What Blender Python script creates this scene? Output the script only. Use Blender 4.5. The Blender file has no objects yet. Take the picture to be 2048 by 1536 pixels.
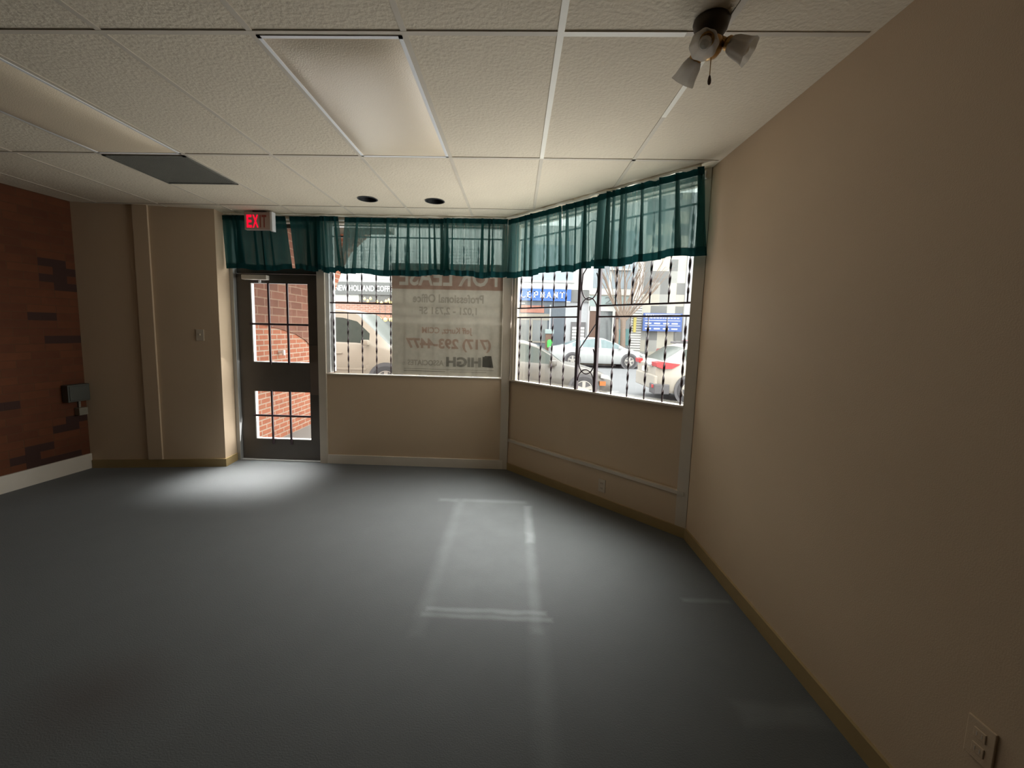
import bpy, bmesh, math, random
from mathutils import Vector, Matrix
random.seed(7)
PI = math.pi
SC = bpy.context.scene
COL = SC.collection
H = 2.669                      # ceiling height

# ------------------------------------------------------------------ materials
def nt(name):
    m = bpy.data.materials.new(name); m.use_nodes = True
    t = m.node_tree; t.nodes.clear()
    out = t.nodes.new('ShaderNodeOutputMaterial')
    return m, t, out
def N(t, kind, **kw):
    n = t.nodes.new(kind)
    for k, v in kw.items(): setattr(n, k, v)
    return n
def c4(c): return (c[0], c[1], c[2], 1)
def coords(t, swz=None):
    """object-space position; swz e.g. 'yz' lays y,z onto texture x,y"""
    tc = N(t, 'ShaderNodeTexCoord')
    if not swz: return tc.outputs['Object']
    s = N(t, 'ShaderNodeSeparateXYZ'); t.links.new(tc.outputs['Object'], s.inputs[0])
    c = N(t, 'ShaderNodeCombineXYZ')
    for i, a in enumerate(swz): t.links.new(s.outputs['xyz'.index(a)], c.inputs[i])
    return c.outputs[0]
def mat(name, col, rough=.6, metal=0, var=.12, vscale=6, bump=0, bscale=120, spec=.5, coat=0, emit=None, estr=0):
    m, t, out = nt(name)
    b = N(t, 'ShaderNodeBsdfPrincipled')
    b.inputs['Roughness'].default_value = rough; b.inputs['Metallic'].default_value = metal
    b.inputs['Specular IOR Level'].default_value = spec; b.inputs['Coat Weight'].default_value = coat
    o = coords(t)
    n = N(t, 'ShaderNodeTexNoise'); n.inputs['Scale'].default_value = vscale; n.inputs['Detail'].default_value = 3
    t.links.new(o, n.inputs['Vector'])
    r = N(t, 'ShaderNodeMix', data_type='RGBA')
    r.inputs['A'].default_value = c4([x * (1 - var) for x in col]); r.inputs['B'].default_value = c4([min(1, x * (1 + var)) for x in col])
    t.links.new(n.outputs['Fac'], r.inputs['Factor']); t.links.new(r.outputs['Result'], b.inputs['Base Color'])
    if bump:
        n2 = N(t, 'ShaderNodeTexNoise'); n2.inputs['Scale'].default_value = bscale; n2.inputs['Detail'].default_value = 3
        t.links.new(o, n2.inputs['Vector'])
        bp = N(t, 'ShaderNodeBump'); bp.inputs['Strength'].default_value = bump; bp.inputs['Distance'].default_value = .01
        t.links.new(n2.outputs['Fac'], bp.inputs['Height']); t.links.new(bp.outputs[0], b.inputs['Normal'])
    if emit:
        b.inputs['Emission Color'].default_value = c4(emit); b.inputs['Emission Strength'].default_value = estr
    t.links.new(b.outputs[0], out.inputs[0])
    return m
def brick(name, c1, c2, mortar, swz, bw=.205, bh=.068, ms=.01, dark=None, off=.5, bump=.4, seed=0.):
    m, t, out = nt(name)
    b = N(t, 'ShaderNodeBsdfPrincipled'); b.inputs['Roughness'].default_value = .85
    v = coords(t, swz)
    br = N(t, 'ShaderNodeTexBrick', offset=off)
    br.inputs['Color1'].default_value = c4(c1); br.inputs['Color2'].default_value = c4(c2); br.inputs['Mortar'].default_value = c4(mortar)
    br.inputs['Scale'].default_value = 1; br.inputs['Brick Width'].default_value = bw; br.inputs['Row Height'].default_value = bh
    br.inputs['Mortar Size'].default_value = ms; br.inputs['Mortar Smooth'].default_value = .3; br.inputs['Bias'].default_value = 0
    t.links.new(v, br.inputs['Vector'])
    n = N(t, 'ShaderNodeTexNoise'); n.inputs['Scale'].default_value = 9; n.inputs['Detail'].default_value = 4
    t.links.new(v, n.inputs['Vector'])
    mx = N(t, 'ShaderNodeMix', data_type='RGBA', blend_type='MULTIPLY'); mx.inputs['Factor'].default_value = .5
    t.links.new(br.outputs['Color'], mx.inputs['A']); t.links.new(n.outputs['Color'], mx.inputs['B'])
    # keep the multiply grey
    g = N(t, 'ShaderNodeMapRange'); g.inputs['To Min'].default_value = .5; g.inputs['To Max'].default_value = 1.35
    t.links.new(n.outputs['Fac'], g.inputs['Value']); t.links.new(g.outputs[0], mx.inputs['B'])
    col = mx.outputs['Result']
    if dark:      # some individual bricks are burnt dark: random per brick cell
        s = N(t, 'ShaderNodeSeparateXYZ'); t.links.new(v, s.inputs[0])
        def M(op, a, b_=None):
            k = N(t, 'ShaderNodeMath', operation=op)
            for i, q in enumerate((a, b_)):
                if q is None: continue
                if isinstance(q, (int, float)): k.inputs[i].default_value = q
                else: t.links.new(q, k.inputs[i])
            return k.outputs[0]
        row = M('FLOOR', M('DIVIDE', s.outputs[1], bh))
        par = M('MULTIPLY', M('MODULO', M('ABSOLUTE', row), 2), .5)
        colm = M('FLOOR', M('ADD', M('DIVIDE', s.outputs[0], bw), par))
        cc = N(t, 'ShaderNodeCombineXYZ'); t.links.new(colm, cc.inputs[0]); t.links.new(row, cc.inputs[1]); cc.inputs[2].default_value = seed
        w = N(t, 'ShaderNodeTexWhiteNoise'); t.links.new(cc.outputs[0], w.inputs['Vector'])
        f = M('GREATER_THAN', w.outputs['Value'], dark[0])
        m2 = N(t, 'ShaderNodeMix', data_type='RGBA'); m2.inputs['B'].default_value = c4(dark[1])
        t.links.new(f, m2.inputs['Factor']); t.links.new(col, m2.inputs['A']); col = m2.outputs['Result']
    t.links.new(col, b.inputs['Base Color'])
    if bump:
        bp = N(t, 'ShaderNodeBump'); bp.inputs['Strength'].default_value = bump; bp.inputs['Distance'].default_value = .008
        inv = N(t, 'ShaderNodeMath', operation='SUBTRACT'); inv.inputs[0].default_value = 1
        t.links.new(br.outputs['Fac'], inv.inputs[1]); t.links.new(inv.outputs[0], bp.inputs['Height']); t.links.new(bp.outputs[0], b.inputs['Normal'])
    t.links.new(b.outputs[0], out.inputs[0])
    return m
def glass(name, tint=(.96, .98, .97), refl=.06):
    m, t, out = nt(name)
    a = N(t, 'ShaderNodeBsdfTransparent'); a.inputs[0].default_value = c4(tint)
    g = N(t, 'ShaderNodeBsdfGlossy'); g.inputs['Roughness'].default_value = .02
    x = N(t, 'ShaderNodeMixShader'); x.inputs[0].default_value = refl
    t.links.new(a.outputs[0], x.inputs[1]); t.links.new(g.outputs[0], x.inputs[2]); t.links.new(x.outputs[0], out.inputs[0])
    return m
def sheer(name, tint, transl, diff, wt, wl, stretch=14):
    """thin cloth: see-through share wt, glowing share wl, rest diffuse"""
    m, t, out = nt(name)
    n = N(t, 'ShaderNodeTexNoise'); n.inputs['Scale'].default_value = 1; n.inputs['Detail'].default_value = 3
    mp = N(t, 'ShaderNodeMapping'); mp.inputs['Scale'].default_value = (stretch, stretch, 14 if stretch == 14 else 1.6)
    t.links.new(coords(t), mp.inputs['Vector']); t.links.new(mp.outputs[0], n.inputs['Vector'])
    a = N(t, 'ShaderNodeBsdfTransparent'); a.inputs[0].default_value = c4(tint)
    l = N(t, 'ShaderNodeBsdfTranslucent'); l.inputs[0].default_value = c4(transl)
    d = N(t, 'ShaderNodeBsdfDiffuse')
    r = N(t, 'ShaderNodeMix', data_type='RGBA'); r.inputs['A'].default_value = c4([k * .8 for k in diff]); r.inputs['B'].default_value = c4([k * 1.2 for k in diff])
    t.links.new(n.outputs['Fac'], r.inputs['Factor']); t.links.new(r.outputs['Result'], d.inputs[0])
    x1 = N(t, 'ShaderNodeMixShader'); x1.inputs[0].default_value = wl / max(1e-6, 1 - wt)
    t.links.new(d.outputs[0], x1.inputs[1]); t.links.new(l.outputs[0], x1.inputs[2])
    x2 = N(t, 'ShaderNodeMixShader'); x2.inputs[0].default_value = wt
    if stretch != 14:      # gathered cloth: uneven density in vertical streaks
        mr = N(t, 'ShaderNodeMapRange'); mr.inputs['From Min'].default_value = .3; mr.inputs['From Max'].default_value = .7
        mr.inputs['To Min'].default_value = wt * .45; mr.inputs['To Max'].default_value = wt * 1.45
        t.links.new(n.outputs['Fac'], mr.inputs['Value']); t.links.new(mr.outputs[0], x2.inputs[0])
    t.links.new(x1.outputs[0], x2.inputs[1]); t.links.new(a.outputs[0], x2.inputs[2])
    t.links.new(x2.outputs[0], out.inputs[0])
    return m

# ------------------------------------------------------------------ mesh builder
class MB:
    def __init__(s): s.bm = bmesh.new()
    def face(s, pts):
        vs = [s.bm.verts.new(p) for p in pts]
        try: return s.bm.faces.new(vs)
        except ValueError: return None
    def box(s, x0, x1, y0, y1, z0, z1, bev=0):
        r = bmesh.ops.create_cube(s.bm, size=1)
        for v in r['verts']:
            v.co = Vector(((x0 + x1) / 2 + v.co.x * (x1 - x0), (y0 + y1) / 2 + v.co.y * (y1 - y0), (z0 + z1) / 2 + v.co.z * (z1 - z0)))
        if bev:
            es = list({e for v in r['verts'] for e in v.link_edges})
            bmesh.ops.bevel(s.bm, geom=es, offset=bev, segments=2, affect='EDGES', profile=.5)
        return s
    def prism(s, pts, ax, a, b):
        """polygon of (u,v) extruded along axis ax from a to b; u,v are the other two axes in order"""
        def P(u, v, w):
            return {'x': (w, u, v), 'y': (u, w, v), 'z': (u, v, w)}[ax]
        lo = [s.bm.verts.new(P(u, v, a)) for u, v in pts]; hi = [s.bm.verts.new(P(u, v, b)) for u, v in pts]
        n = len(pts)
        s.bm.faces.new(lo); s.bm.faces.new(hi[::-1])
        for i in range(n): s.bm.faces.new((lo[i], hi[i], hi[(i + 1) % n], lo[(i + 1) % n]))
        return s
    def tube(s, path, r, seg=10, caps=True):
        rings = []; n = len(path); path = [Vector(p) for p in path]
        rr = r if isinstance(r, (list, tuple)) else [r] * n
        up = None
        for i in range(n):
            d = (path[min(i + 1, n - 1)] - path[max(i - 1, 0)]).normalized()
            if up is None:
                up = Vector((0, 0, 1)) if abs(d.z) < .9 else Vector((1, 0, 0))
            a = d.cross(up).normalized(); up = a.cross(d).normalized()
            rings.append([s.bm.verts.new(path[i] + rr[i] * (math.cos(2 * PI * k / seg) * a + math.sin(2 * PI * k / seg) * up)) for k in range(seg)])
        for i in range(n - 1):
            for k in range(seg):
                s.bm.faces.new((rings[i][k], rings[i][(k + 1) % seg], rings[i + 1][(k + 1) % seg], rings[i + 1][k]))
        if caps: s.bm.faces.new(rings[0][::-1]); s.bm.faces.new(rings[-1])
        return s
    def lathe(s, prof, org=(0, 0, 0), axis=(0, 0, 1), seg=24, wob=0, nw=0):
        """profile of (radius, distance along axis)"""
        ax = Vector(axis).normalized(); a = ax.orthogonal().normalized(); b = ax.cross(a); o = Vector(org); rings = []
        for r, h in prof:
            ring = []
            for k in range(seg):
                th = 2 * PI * k / seg; q = r * (1 + wob * math.cos(nw * th))
                ring.append(s.bm.verts.new(o + ax * h + q * (math.cos(th) * a + math.sin(th) * b)))
            rings.append(ring)
        for i in range(len(prof) - 1):
            for k in range(seg):
                s.bm.faces.new((rings[i][k], rings[i][(k + 1) % seg], rings[i + 1][(k + 1) % seg], rings[i + 1][k]))
        return s
    def grid(s, P):
        V = [[s.bm.verts.new(p) for p in row] for row in P]
        for i in range(len(V) - 1):
            for j in range(len(V[0]) - 1):
                s.bm.faces.new((V[i][j], V[i][j + 1], V[i + 1][j + 1], V[i + 1][j]))
        return s
    def twist(s, base, h, w, th, turns, seg):
        """flat iron bar standing at base, twisted about its axis with straight ends"""
        rings = []; e = .06
        for i in range(seg + 1):
            z = h * i / seg; f = min(max((z - e) / (h - 2 * e), 0), 1); a = PI * turns * f + .25
            c, q = math.cos(a), math.sin(a)
            k = 1 if e < z < h - e else .62
            rings.append([s.bm.verts.new((base[0] + (u * w * k * c - v * th * q), base[1] + (u * w * k * q + v * th * c), base[2] + z)) for u, v in ((-.5, -.5), (.5, -.5), (.5, .5), (-.5, .5))])
        for i in range(seg):
            for k in range(4): s.bm.faces.new((rings[i][k], rings[i][(k + 1) % 4], rings[i + 1][(k + 1) % 4], rings[i + 1][k]))
        s.bm.faces.new(rings[0][::-1]); s.bm.faces.new(rings[-1])
        return s
    def text(s, body, x0, x1, cap, z, y, bold=0., mirror=False, depth=0):
        """flat lettering in the x-z plane, squeezed to span x0..x1 with the given cap height and baseline z"""
        cu = bpy.data.curves.new('lettering_curve', 'FONT'); cu.body = body; cu.offset = bold; cu.resolution_u = 3
        if depth: cu.extrude = .5
        o = bpy.data.objects.new('lettering_curve', cu); COL.objects.link(o)
        dg = bpy.context.evaluated_depsgraph_get(); me = bpy.data.meshes.new_from_object(o.evaluated_get(dg))
        bpy.data.objects.remove(o); bpy.data.curves.remove(cu)
        xs = [v.co.x for v in me.vertices]; a, b = min(xs), max(xs); hs = .729
        base = len(s.bm.verts); s.bm.from_mesh(me); s.bm.verts.ensure_lookup_table()
        for v in list(s.bm.verts)[base:]:
            f = (v.co.x - a) / (b - a)
            if mirror: f = 1 - f
            dz = v.co.z
            v.co = Vector((x0 + f * (x1 - x0), y - dz * depth, z + v.co.y * cap / hs))
        bpy.data.meshes.remove(me)
        return s
    def xf(s, M): bmesh.ops.transform(s.bm, matrix=M, verts=s.bm.verts); return s
    def build(s, name, m, parent=None, smooth=False, fixn=True):
        if fixn: bmesh.ops.recalc_face_normals(s.bm, faces=s.bm.faces)
        me = bpy.data.meshes.new(name); s.bm.to_mesh(me); s.bm.free()
        me.materials.append(m)
        if smooth:
            for p in me.polygons: p.use_smooth = True
            try: me.set_sharp_from_angle(angle=math.radians(40))
            except Exception: pass
        o = bpy.data.objects.new(name, me); COL.objects.link(o)
        if parent is not None:
            o.parent = parent
            o.matrix_parent_inverse = Matrix.Identity(4)
        return o
def tag(o, label=None, cat=None, group=None, kind=None):
    if label: o['label'] = label
    if cat: o['category'] = cat
    if group: o['group'] = group
    if kind: o['kind'] = kind
    return o
def empty(name, label, cat, loc=(0, 0, 0), rz=0, group=None):
    o = bpy.data.objects.new(name, None); COL.objects.link(o); o.location = loc; o.rotation_euler = (0, 0, rz)
    o.empty_display_size = .1
    return tag(o, label, cat, group)
def struct(name, mb, m, parent=None, label=None, smooth=False):
    o = mb.build(name, m, parent, smooth)
    if parent is None: o['kind'] = 'structure'
    if label: o['label'] = label
    return o
def sempty(name, loc=(0, 0, 0), rz=0):
    o = bpy.data.objects.new(name, None); COL.objects.link(o); o.location = loc; o.rotation_euler = (0, 0, rz); o['kind'] = 'structure'; return o
def copy_tree(o, parent=None):
    c = o.copy(); COL.objects.link(c)
    if parent is not None: c.parent = parent
    for ch in list(o.children): copy_tree(ch, c)
    return c

# palette
M = {}
M['wall'] = mat('wall_paint', (.585, .445, .305), .75, var=.05, vscale=2, bump=.08, bscale=220, spec=.3)
M['trim'] = mat('trim_paint', (.56, .49, .40), .5, var=.08)
M['whitetrim'] = mat('white_trim_paint', (.70, .63, .54), .5, var=.08)
M['tan'] = mat('tan_base', (.33, .235, .105), .5, var=.15)
M['cream'] = mat('cream_caulk', (.88, .84, .70), .7, var=.1, bump=.6, bscale=60)
M['ceil'] = mat('ceiling_tile', (.70, .617, .48), .9, var=.05, vscale=3, bump=.4, bscale=58, spec=.2)
M['tbar'] = mat('ceiling_bar', (.58, .515, .41), .6, var=.12)
M['tbarnew'] = mat('ceiling_bar_clean', (.86, .82, .70), .5, var=.06)
M['lens'] = mat('acrylic_lens', (.80, .67, .49), .3, var=.03, bump=.15, bscale=160, spec=.5)
M['alum'] = mat('grey_aluminium', (.42, .42, .40), .35, metal=.3, var=.08)
M['whitealum'] = mat('white_aluminium', (.80, .80, .80), .4, var=.04)
M['door'] = mat('door_paint', (.085, .072, .06), .45, var=.15)
M['iron'] = mat('black_iron', (.060, .036, .044), .45, var=.2, spec=.5)
M['glass'] = glass('window_glass')
M['black'] = mat('black_baffle', (.012, .012, .012), .6)
M['vent'] = mat('vent_grey', (.13, .125, .10), .6, var=.15, bump=.5, bscale=140)
M['plate'] = mat('ivory_plate', (.55, .47, .37), .4, var=.05)
M['slot'] = mat('dark_slot', (.03, .025, .02), .6)
M['boxgrey'] = mat('grey_metal_box', (.075, .075, .062), .5, var=.15)
M['exitbox'] = mat('exit_housing', (.55, .42, .37), .5, var=.05)
M['exiton'] = mat('exit_letter_lit', (.8, .02, .04), .5, emit=(1, .0, .035), estr=.9)
M['exitoff'] = mat('exit_letter_dim', (.33, .06, .04), .5)
M['rod'] = mat('white_rod', (.75, .75, .74), .35, var=.04)
M['bronze'] = mat('dark_bronze', (.06, .045, .03), .4, metal=.6, var=.2)
M['brass'] = mat('aged_brass', (.42, .24, .08), .35, metal=.8, var=.15)
M['wood'] = mat('dark_wood', (.07, .03, .015), .5)
M['bulb'] = mat('bulb_glass', (.75, .72, .66), .1, spec=.8)
M['frost'] = sheer('frosted_glass', (.75, .72, .66), (.62, .58, .52), (.55, .50, .44), .12, .38)
M['valance'] = sheer('sheer_teal_cloth', (.52, .60, .57), (.22, .40, .38), (.012, .070, .066), .265, .10, 42)
M['valance_dense'] = sheer('doubled_teal_cloth', (.20, .32, .31), (.08, .30, .30), (.010, .050, .049), .20, .09, 30)
M['hem'] = sheer('teal_hem_cloth', (.05, .14, .14), (.02, .15, .15), (.010, .050, .054), .05, .04)
M['banner'] = sheer('banner_vinyl', (.8, .8, .75), (.34, .31, .25), (.50, .46, .38), .0, .13)

# ------------------------------------------------------------------ setting: floor
def carpet():
    m, t, out = nt('carpet')
    b = N(t, 'ShaderNodeBsdfPrincipled'); b.inputs['Roughness'].default_value = .85; b.inputs['Specular IOR Level'].default_value = .25
    b.inputs['Sheen Weight'].default_value = .15; b.inputs['Sheen Roughness'].default_value = .6
    o = coords(t); s = N(t, 'ShaderNodeSeparateXYZ'); t.links.new(o, s.inputs[0])
    def Mt(op, a, b_=None, clamp=False):
        k = N(t, 'ShaderNodeMath', operation=op, use_clamp=clamp)
        for i, q in enumerate((a, b_)):
            if q is None: continue
            if isinstance(q, (int, float)): k.inputs[i].default_value = q
            else: t.links.new(q, k.inputs[i])
        return k.outputs[0]
    def noise(sc, d=4):
        n = N(t, 'ShaderNodeTexNoise'); n.inputs['Scale'].default_value = sc; n.inputs['Detail'].default_value = d
        t.links.new(o, n.inputs['Vector']); return n.outputs['Fac']
    nz = noise(5); nf = noise(160, 2)
    wob = Mt('MULTIPLY', Mt('SUBTRACT', noise(8), .5), .03)
    X = Mt('ADD', s.outputs[0], wob); Y = Mt('ADD', s.outputs[1], wob)
    tot = None
    #        x0,  x1,   y0,   y1,  strength, soft
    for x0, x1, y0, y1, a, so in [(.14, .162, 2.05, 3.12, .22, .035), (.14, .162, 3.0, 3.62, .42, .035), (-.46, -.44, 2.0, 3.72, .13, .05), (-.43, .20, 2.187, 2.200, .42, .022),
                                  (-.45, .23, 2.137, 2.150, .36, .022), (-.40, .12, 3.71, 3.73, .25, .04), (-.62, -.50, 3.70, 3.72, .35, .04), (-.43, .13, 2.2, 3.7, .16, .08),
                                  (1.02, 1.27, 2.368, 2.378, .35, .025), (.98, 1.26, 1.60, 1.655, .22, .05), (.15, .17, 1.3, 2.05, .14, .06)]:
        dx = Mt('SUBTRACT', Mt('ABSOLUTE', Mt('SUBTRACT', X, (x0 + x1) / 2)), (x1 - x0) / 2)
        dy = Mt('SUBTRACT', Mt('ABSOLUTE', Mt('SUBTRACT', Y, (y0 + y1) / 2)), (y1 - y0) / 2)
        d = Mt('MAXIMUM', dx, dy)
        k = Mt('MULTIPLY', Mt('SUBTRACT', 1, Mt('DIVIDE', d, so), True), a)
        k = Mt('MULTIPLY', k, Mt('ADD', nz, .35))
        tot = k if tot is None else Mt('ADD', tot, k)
    st = Mt('SUBTRACT', Mt('MULTIPLY', s.outputs[0], 1), -1.68); st2 = Mt('SUBTRACT', s.outputs[1], 1.55)
    dist = Mt('SQRT', Mt('ADD', Mt('MULTIPLY', st, st), Mt('MULTIPLY', Mt('MULTIPLY', st2, st2), 1.6)))
    stain = Mt('MULTIPLY', Mt('SUBTRACT', 1, Mt('DIVIDE', dist, Mt('ADD', .2, Mt('MULTIPLY', nz, .35))), True), .75)
    base = N(t, 'ShaderNodeMix', data_type='RGBA'); base.inputs['A'].default_value = (.056, .0595, .0585, 1); base.inputs['B'].default_value = (.079, .083, .081, 1)
    t.links.new(Mt('ADD', Mt('MULTIPLY', nz, .6), Mt('MULTIPLY', nf, .4)), base.inputs['Factor'])
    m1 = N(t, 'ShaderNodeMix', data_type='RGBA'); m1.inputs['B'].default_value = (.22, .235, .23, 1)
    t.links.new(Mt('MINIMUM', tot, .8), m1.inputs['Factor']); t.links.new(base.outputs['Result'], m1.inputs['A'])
    m2 = N(t, 'ShaderNodeMix', data_type='RGBA'); m2.inputs['B'].default_value = (.04, .03, .025, 1)
    t.links.new(stain, m2.inputs['Factor']); t.links.new(m1.outputs['Result'], m2.inputs['A'])
    t.links.new(m2.outputs['Result'], b.inputs['Base Color'])
    bp = N(t, 'ShaderNodeBump'); bp.inputs['Strength'].default_value = .35; bp.inputs['Distance'].default_value = .006
    t.links.new(nf, bp.inputs['Height']); t.links.new(bp.outputs[0], b.inputs['Normal'])
    t.links.new(b.outputs[0], out.inputs[0])
    return m
YB = -6.5
LC = Vector((-4.37, 4.22)); LB = Vector((-5.45, YB))           # left wall inner line
EW = Vector((-3.07, 4.41))                                      # end of the painted entry wall
P0 = Vector((-.082, 4.67)); U = Vector((.677, -.736)); NRM = Vector((-.736, -.677))   # bay wall: start, direction, inward normal
XR = 1.322
P1 = P0 + U * ((XR - P0.x) / U.x)
floor_pts = [(LB.x - .1, YB - .1), (XR + .1, YB - .1), (XR + .1, P1.y + .02), (P0.x + .09, 4.80), (-3.3, 4.80), (-4.5, 4.4)]
struct('floor', MB().prism(floor_pts, 'z', -.03, 0), carpet())

# ------------------------------------------------------------------ ceiling with grid
X0, T = -1.0754, .6096
ROWS = [-1.849, -.630, .5893, 1.8085, 3.0277, 4.247]
COLS = [X0 + T * i for i in range(-7, 5)]
cans = [(-1.36, 3.99), (-.757, 4.02)]
cb = MB()
loop = [cb.bm.verts.new((x, y, H)) for x, y in floor_pts]
edges = [cb.bm.edges.new((loop[i], loop[(i + 1) % len(loop)])) for i in range(len(loop))]
for cx, cy in cans:
    ring = [cb.bm.verts.new((cx + .082 * math.cos(2 * PI * k / 28), cy + .082 * math.sin(2 * PI * k / 28), H)) for k in range(28)]
    edges += [cb.bm.edges.new((ring[i], ring[(i + 1) % 28])) for i in range(28)]
bmesh.ops.triangle_fill(cb.bm, use_beauty=True, edges=edges)
ceiling = struct('ceiling', cb, M['ceil'])
struct('trim_9', MB().prism([(x * 1.02, y + (.25 if y > 3 else 0)) for x, y in floor_pts], 'z', H + .16, H + .3), M['trim'])   # slab above the hung ceiling
g = MB()
def inroom(x, y):
    if x > XR - .02 or y > 4.55: return False
    if (Vector((x, y)) - P0).dot(NRM) < .08: return False
    return x > LC.x - (LC.y - y) * .1007 + .02
def bar_segments(axis, c, lo, hi, skip=()):
    st = .05; run = None; q = lo; segs = []
    while q <= hi + st:
        p = (q, c) if axis == 'x' else (c, q)
        ok = inroom(*p) and q <= hi and not any(a <= q <= b for a, b in skip)
        if ok and run is None: run = q
        if not ok and run is not None:
            segs.append((run, q - st)); run = None
        q += st
    return segs
NEWX, NEWY = COLS[9], (.589, 3.0277)          # the cleaner bar left of the light fitting
for r in ROWS:
    for a, b in bar_segments('x', r, -5.2, XR):
        if r == ROWS[3]:
            g.box(a, NEWX, r - .012, r + .012, H - .004, H + .002); g.box(.62, b, r - .012, r + .012, H - .003, H + .002)
        else: g.box(a, b, r - .012, r + .012, H - .004, H + .002)
for c in COLS:
    for a, b in bar_segments('y', c, YB, 4.55):
        if c == COLS[9]: g.box(c - .012, c + .012, a, .58, H - .004, H + .002); g.box(c - .012, c + .012, 3.04, b, H - .004, H + .002)
        elif c == COLS[10]: g.box(c - .012, c + .012, a, 1.8, H - .004, H + .002); g.box(c - .012, c + .012, 2.45, b, H - .004, H + .002)
        else: g.box(c - .012, c + .012, a, b, H - .0034, H + .002)
g.build('grid_bar', M['tbar'], ceiling)
g = MB(); g.box(NEWX - .013, NEWX + .013, .58, 3.02, H - .005, H + .002)
g.box(NEWX + .013, .62, ROWS[3] - .013, ROWS[3] + .013, H - .005, H + .002)
g.box(COLS[10] - .012, COLS[10] + .012, 1.82, 2.45, H - .005, H + .002)
o = g.build('clean_grid_bar', M['tbarnew'], ceiling); o['label'] = 'cleaner cream white ceiling grid bars'

# ------------------------------------------------------------------ walls
brick_in = brick('interior_brick', (.150, .043, .012), (.110, .030, .009), (.115, .040, .012), 'yz', bw=.23, bh=.072, ms=.005, dark=(.87, (.045, .016, .010)), seed=3.)
n = Vector((-(LC.y - LB.y), (LC.x - LB.x))).normalized() * .12
struct('wall_left', MB().prism([LB, LC, LC + n, LB + n], 'z', 0, H + .02), brick_in)
d = (LC - LB).normalized(); nn = Vector((d.y, -d.x)) * .018
struct('baseboard_left', MB().prism([LB, LC - d * .0, LC + nn, LB + nn], 'z', 0, .155), M['whitetrim'])
# painted wall between the brick wall and the door, with its return
W1 = Vector((-3.092, 4.63))
struct('wall_entry', MB().prism([(LC.x - .12, LC.y), LC, EW, W1, (-3.092, 4.76), (LC.x - .12, 4.76)], 'z', 0, H + .02), M['wall'])
de = (EW - LC).normalized(); ne = Vector((de.y, -de.x)); nr = Vector((1, .08)).normalized()
bb = MB().prism([LC + de * .02, EW, EW + ne * .015 + nr * .012, LC + de * .02 + ne * .015], 'z', 0, .085)
bb.prism([EW + nr * .012 + ne * .015, EW, W1, W1 + nr * .012], 'z', 0, .085)
struct('baseboard_entry', bb, M['tan'])
pa = LC + de * .565; pb = LC + de * .70
struct('trim_1', MB().prism([pa, pb, pb + ne * .022, pa + ne * .022], 'z', .087, H), M['wall'])
# wall under window 1, header and posts
YW = 4.64
wf = MB().box(-2.05, P0.x, YW, YW + .045, 0, 1.0).box(-2.05, P0.x, YW + .04, YW + .12, 0, .95)
struct('wall_front', wf, M['wall'])
struct('trim_2', MB().box(-3.092, P0.x + .02, YW - .01, YW + .12, 2.60, H + .01), M['trim'])      # header over door and window 1
struct('trim_3', MB().box(-2.135, -2.052, YW - .02, YW + .10, 0, 2.60), M['trim'])              # post between door and window 1
struct('baseboard_front', MB().box(-2.05, -.10, YW - .016, YW, .0, .10), M['whitetrim'])
struct('trim_4', MB().prism([(-.135, YW - .012), (P0.x + U.x * .06 + NRM.x * .012, P0.y + U.y * .06 + NRM.y * .012), (P0.x + U.x * .06, P0.y + U.y * .06 + .05), (P0.x + .06, 4.78), (-.135, 4.78)], 'z', 0.0, 2.60), M['trim'])   # corner post
struct('trim_5', MB().box(-2.052, -.135, YW - .012, YW + .05, 1.0, 1.010), M['whitetrim'])     # sill of window 1
# bay wall, built in its own frame: local x along the wall, local y outward
def bay(mb): return mb.xf(Matrix.Translation((P0.x, P0.y, 0)) @ Matrix(((U.x, -NRM.x, 0, 0), (U.y, -NRM.y, 0, 0), (0, 0, 1, 0), (0, 0, 0, 1))))
SL = (P1 - P0).length
struct('wall_bay', bay(MB().box(0, SL, .02, .05, 0, .985).box(0, SL, .045, .13, 0, .94).box(0, SL, 0, .03, 0, .315)), M['wall'])
struct('baseboard_bay', bay(MB().box(.03, SL + .01, -.014, .002, 0, .078)), M['tan'])
struct('trim_6', bay(MB().box(.02, 1.0, -.012, .022, .318, .345).box(1.0, 1.2, -.016, .022, .322, .352).box(1.2, SL - .03, -.012, .022, .322, .350)), M['trim'])
struct('trim_7', bay(MB().box(SL - .085, SL + .0, -.006, .12, .0, 2.60)), M['trim'])            # right post of the bay
struct('trim_8', bay(MB().box(.05, SL - .08, -.008, .055, .985, 1.0)), M['whitetrim'])          # sill of the bay
struct('trim_10', bay(MB().box(0, SL, -.01, .12, 2.60, H + .01)), M['trim'])                    # header of the bay
struct('wall_right', MB().prism([(XR, YB), (XR + .12, YB), (XR + .12, P1.y + .06), (XR, P1.y)], 'z', 0, H + .02), M['wall'])
struct('baseboard_right', MB().box(XR - .014, XR, YB, P1.y - .012, 0, .082), M['tan'])
struct('wall_back', MB().box(LB.x - .1, XR + .1, YB - .12, YB, 0, H + .02), M['slot'])
# wavy cream strip of foam along the ceiling line above the valances
pts = []
for i in range(61):
    f = i / 60; pts.append((-3.06 + f * (2.935), 4.532 + .006 * math.sin(i * 1.7), H - .008 + .004 * math.sin(i * .9)))
for i in range(1, 46):
    f = i / 45; q = P0 + U * (.02 + f * (SL - .05)) + NRM * (.115); pts.append((q.x, q.y, H - .010 + .006 * math.sin(i * .8) + .004 * math.sin(i * 2.3)))
struct('trim_11', MB().tube(pts, [.010 + .003 * math.sin(i * 1.3) + (.002 + .008 * (i - 61) / 45 if i > 61 else 0) for i in range(len(pts))], 8), M['cream'], smooth=True)

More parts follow.
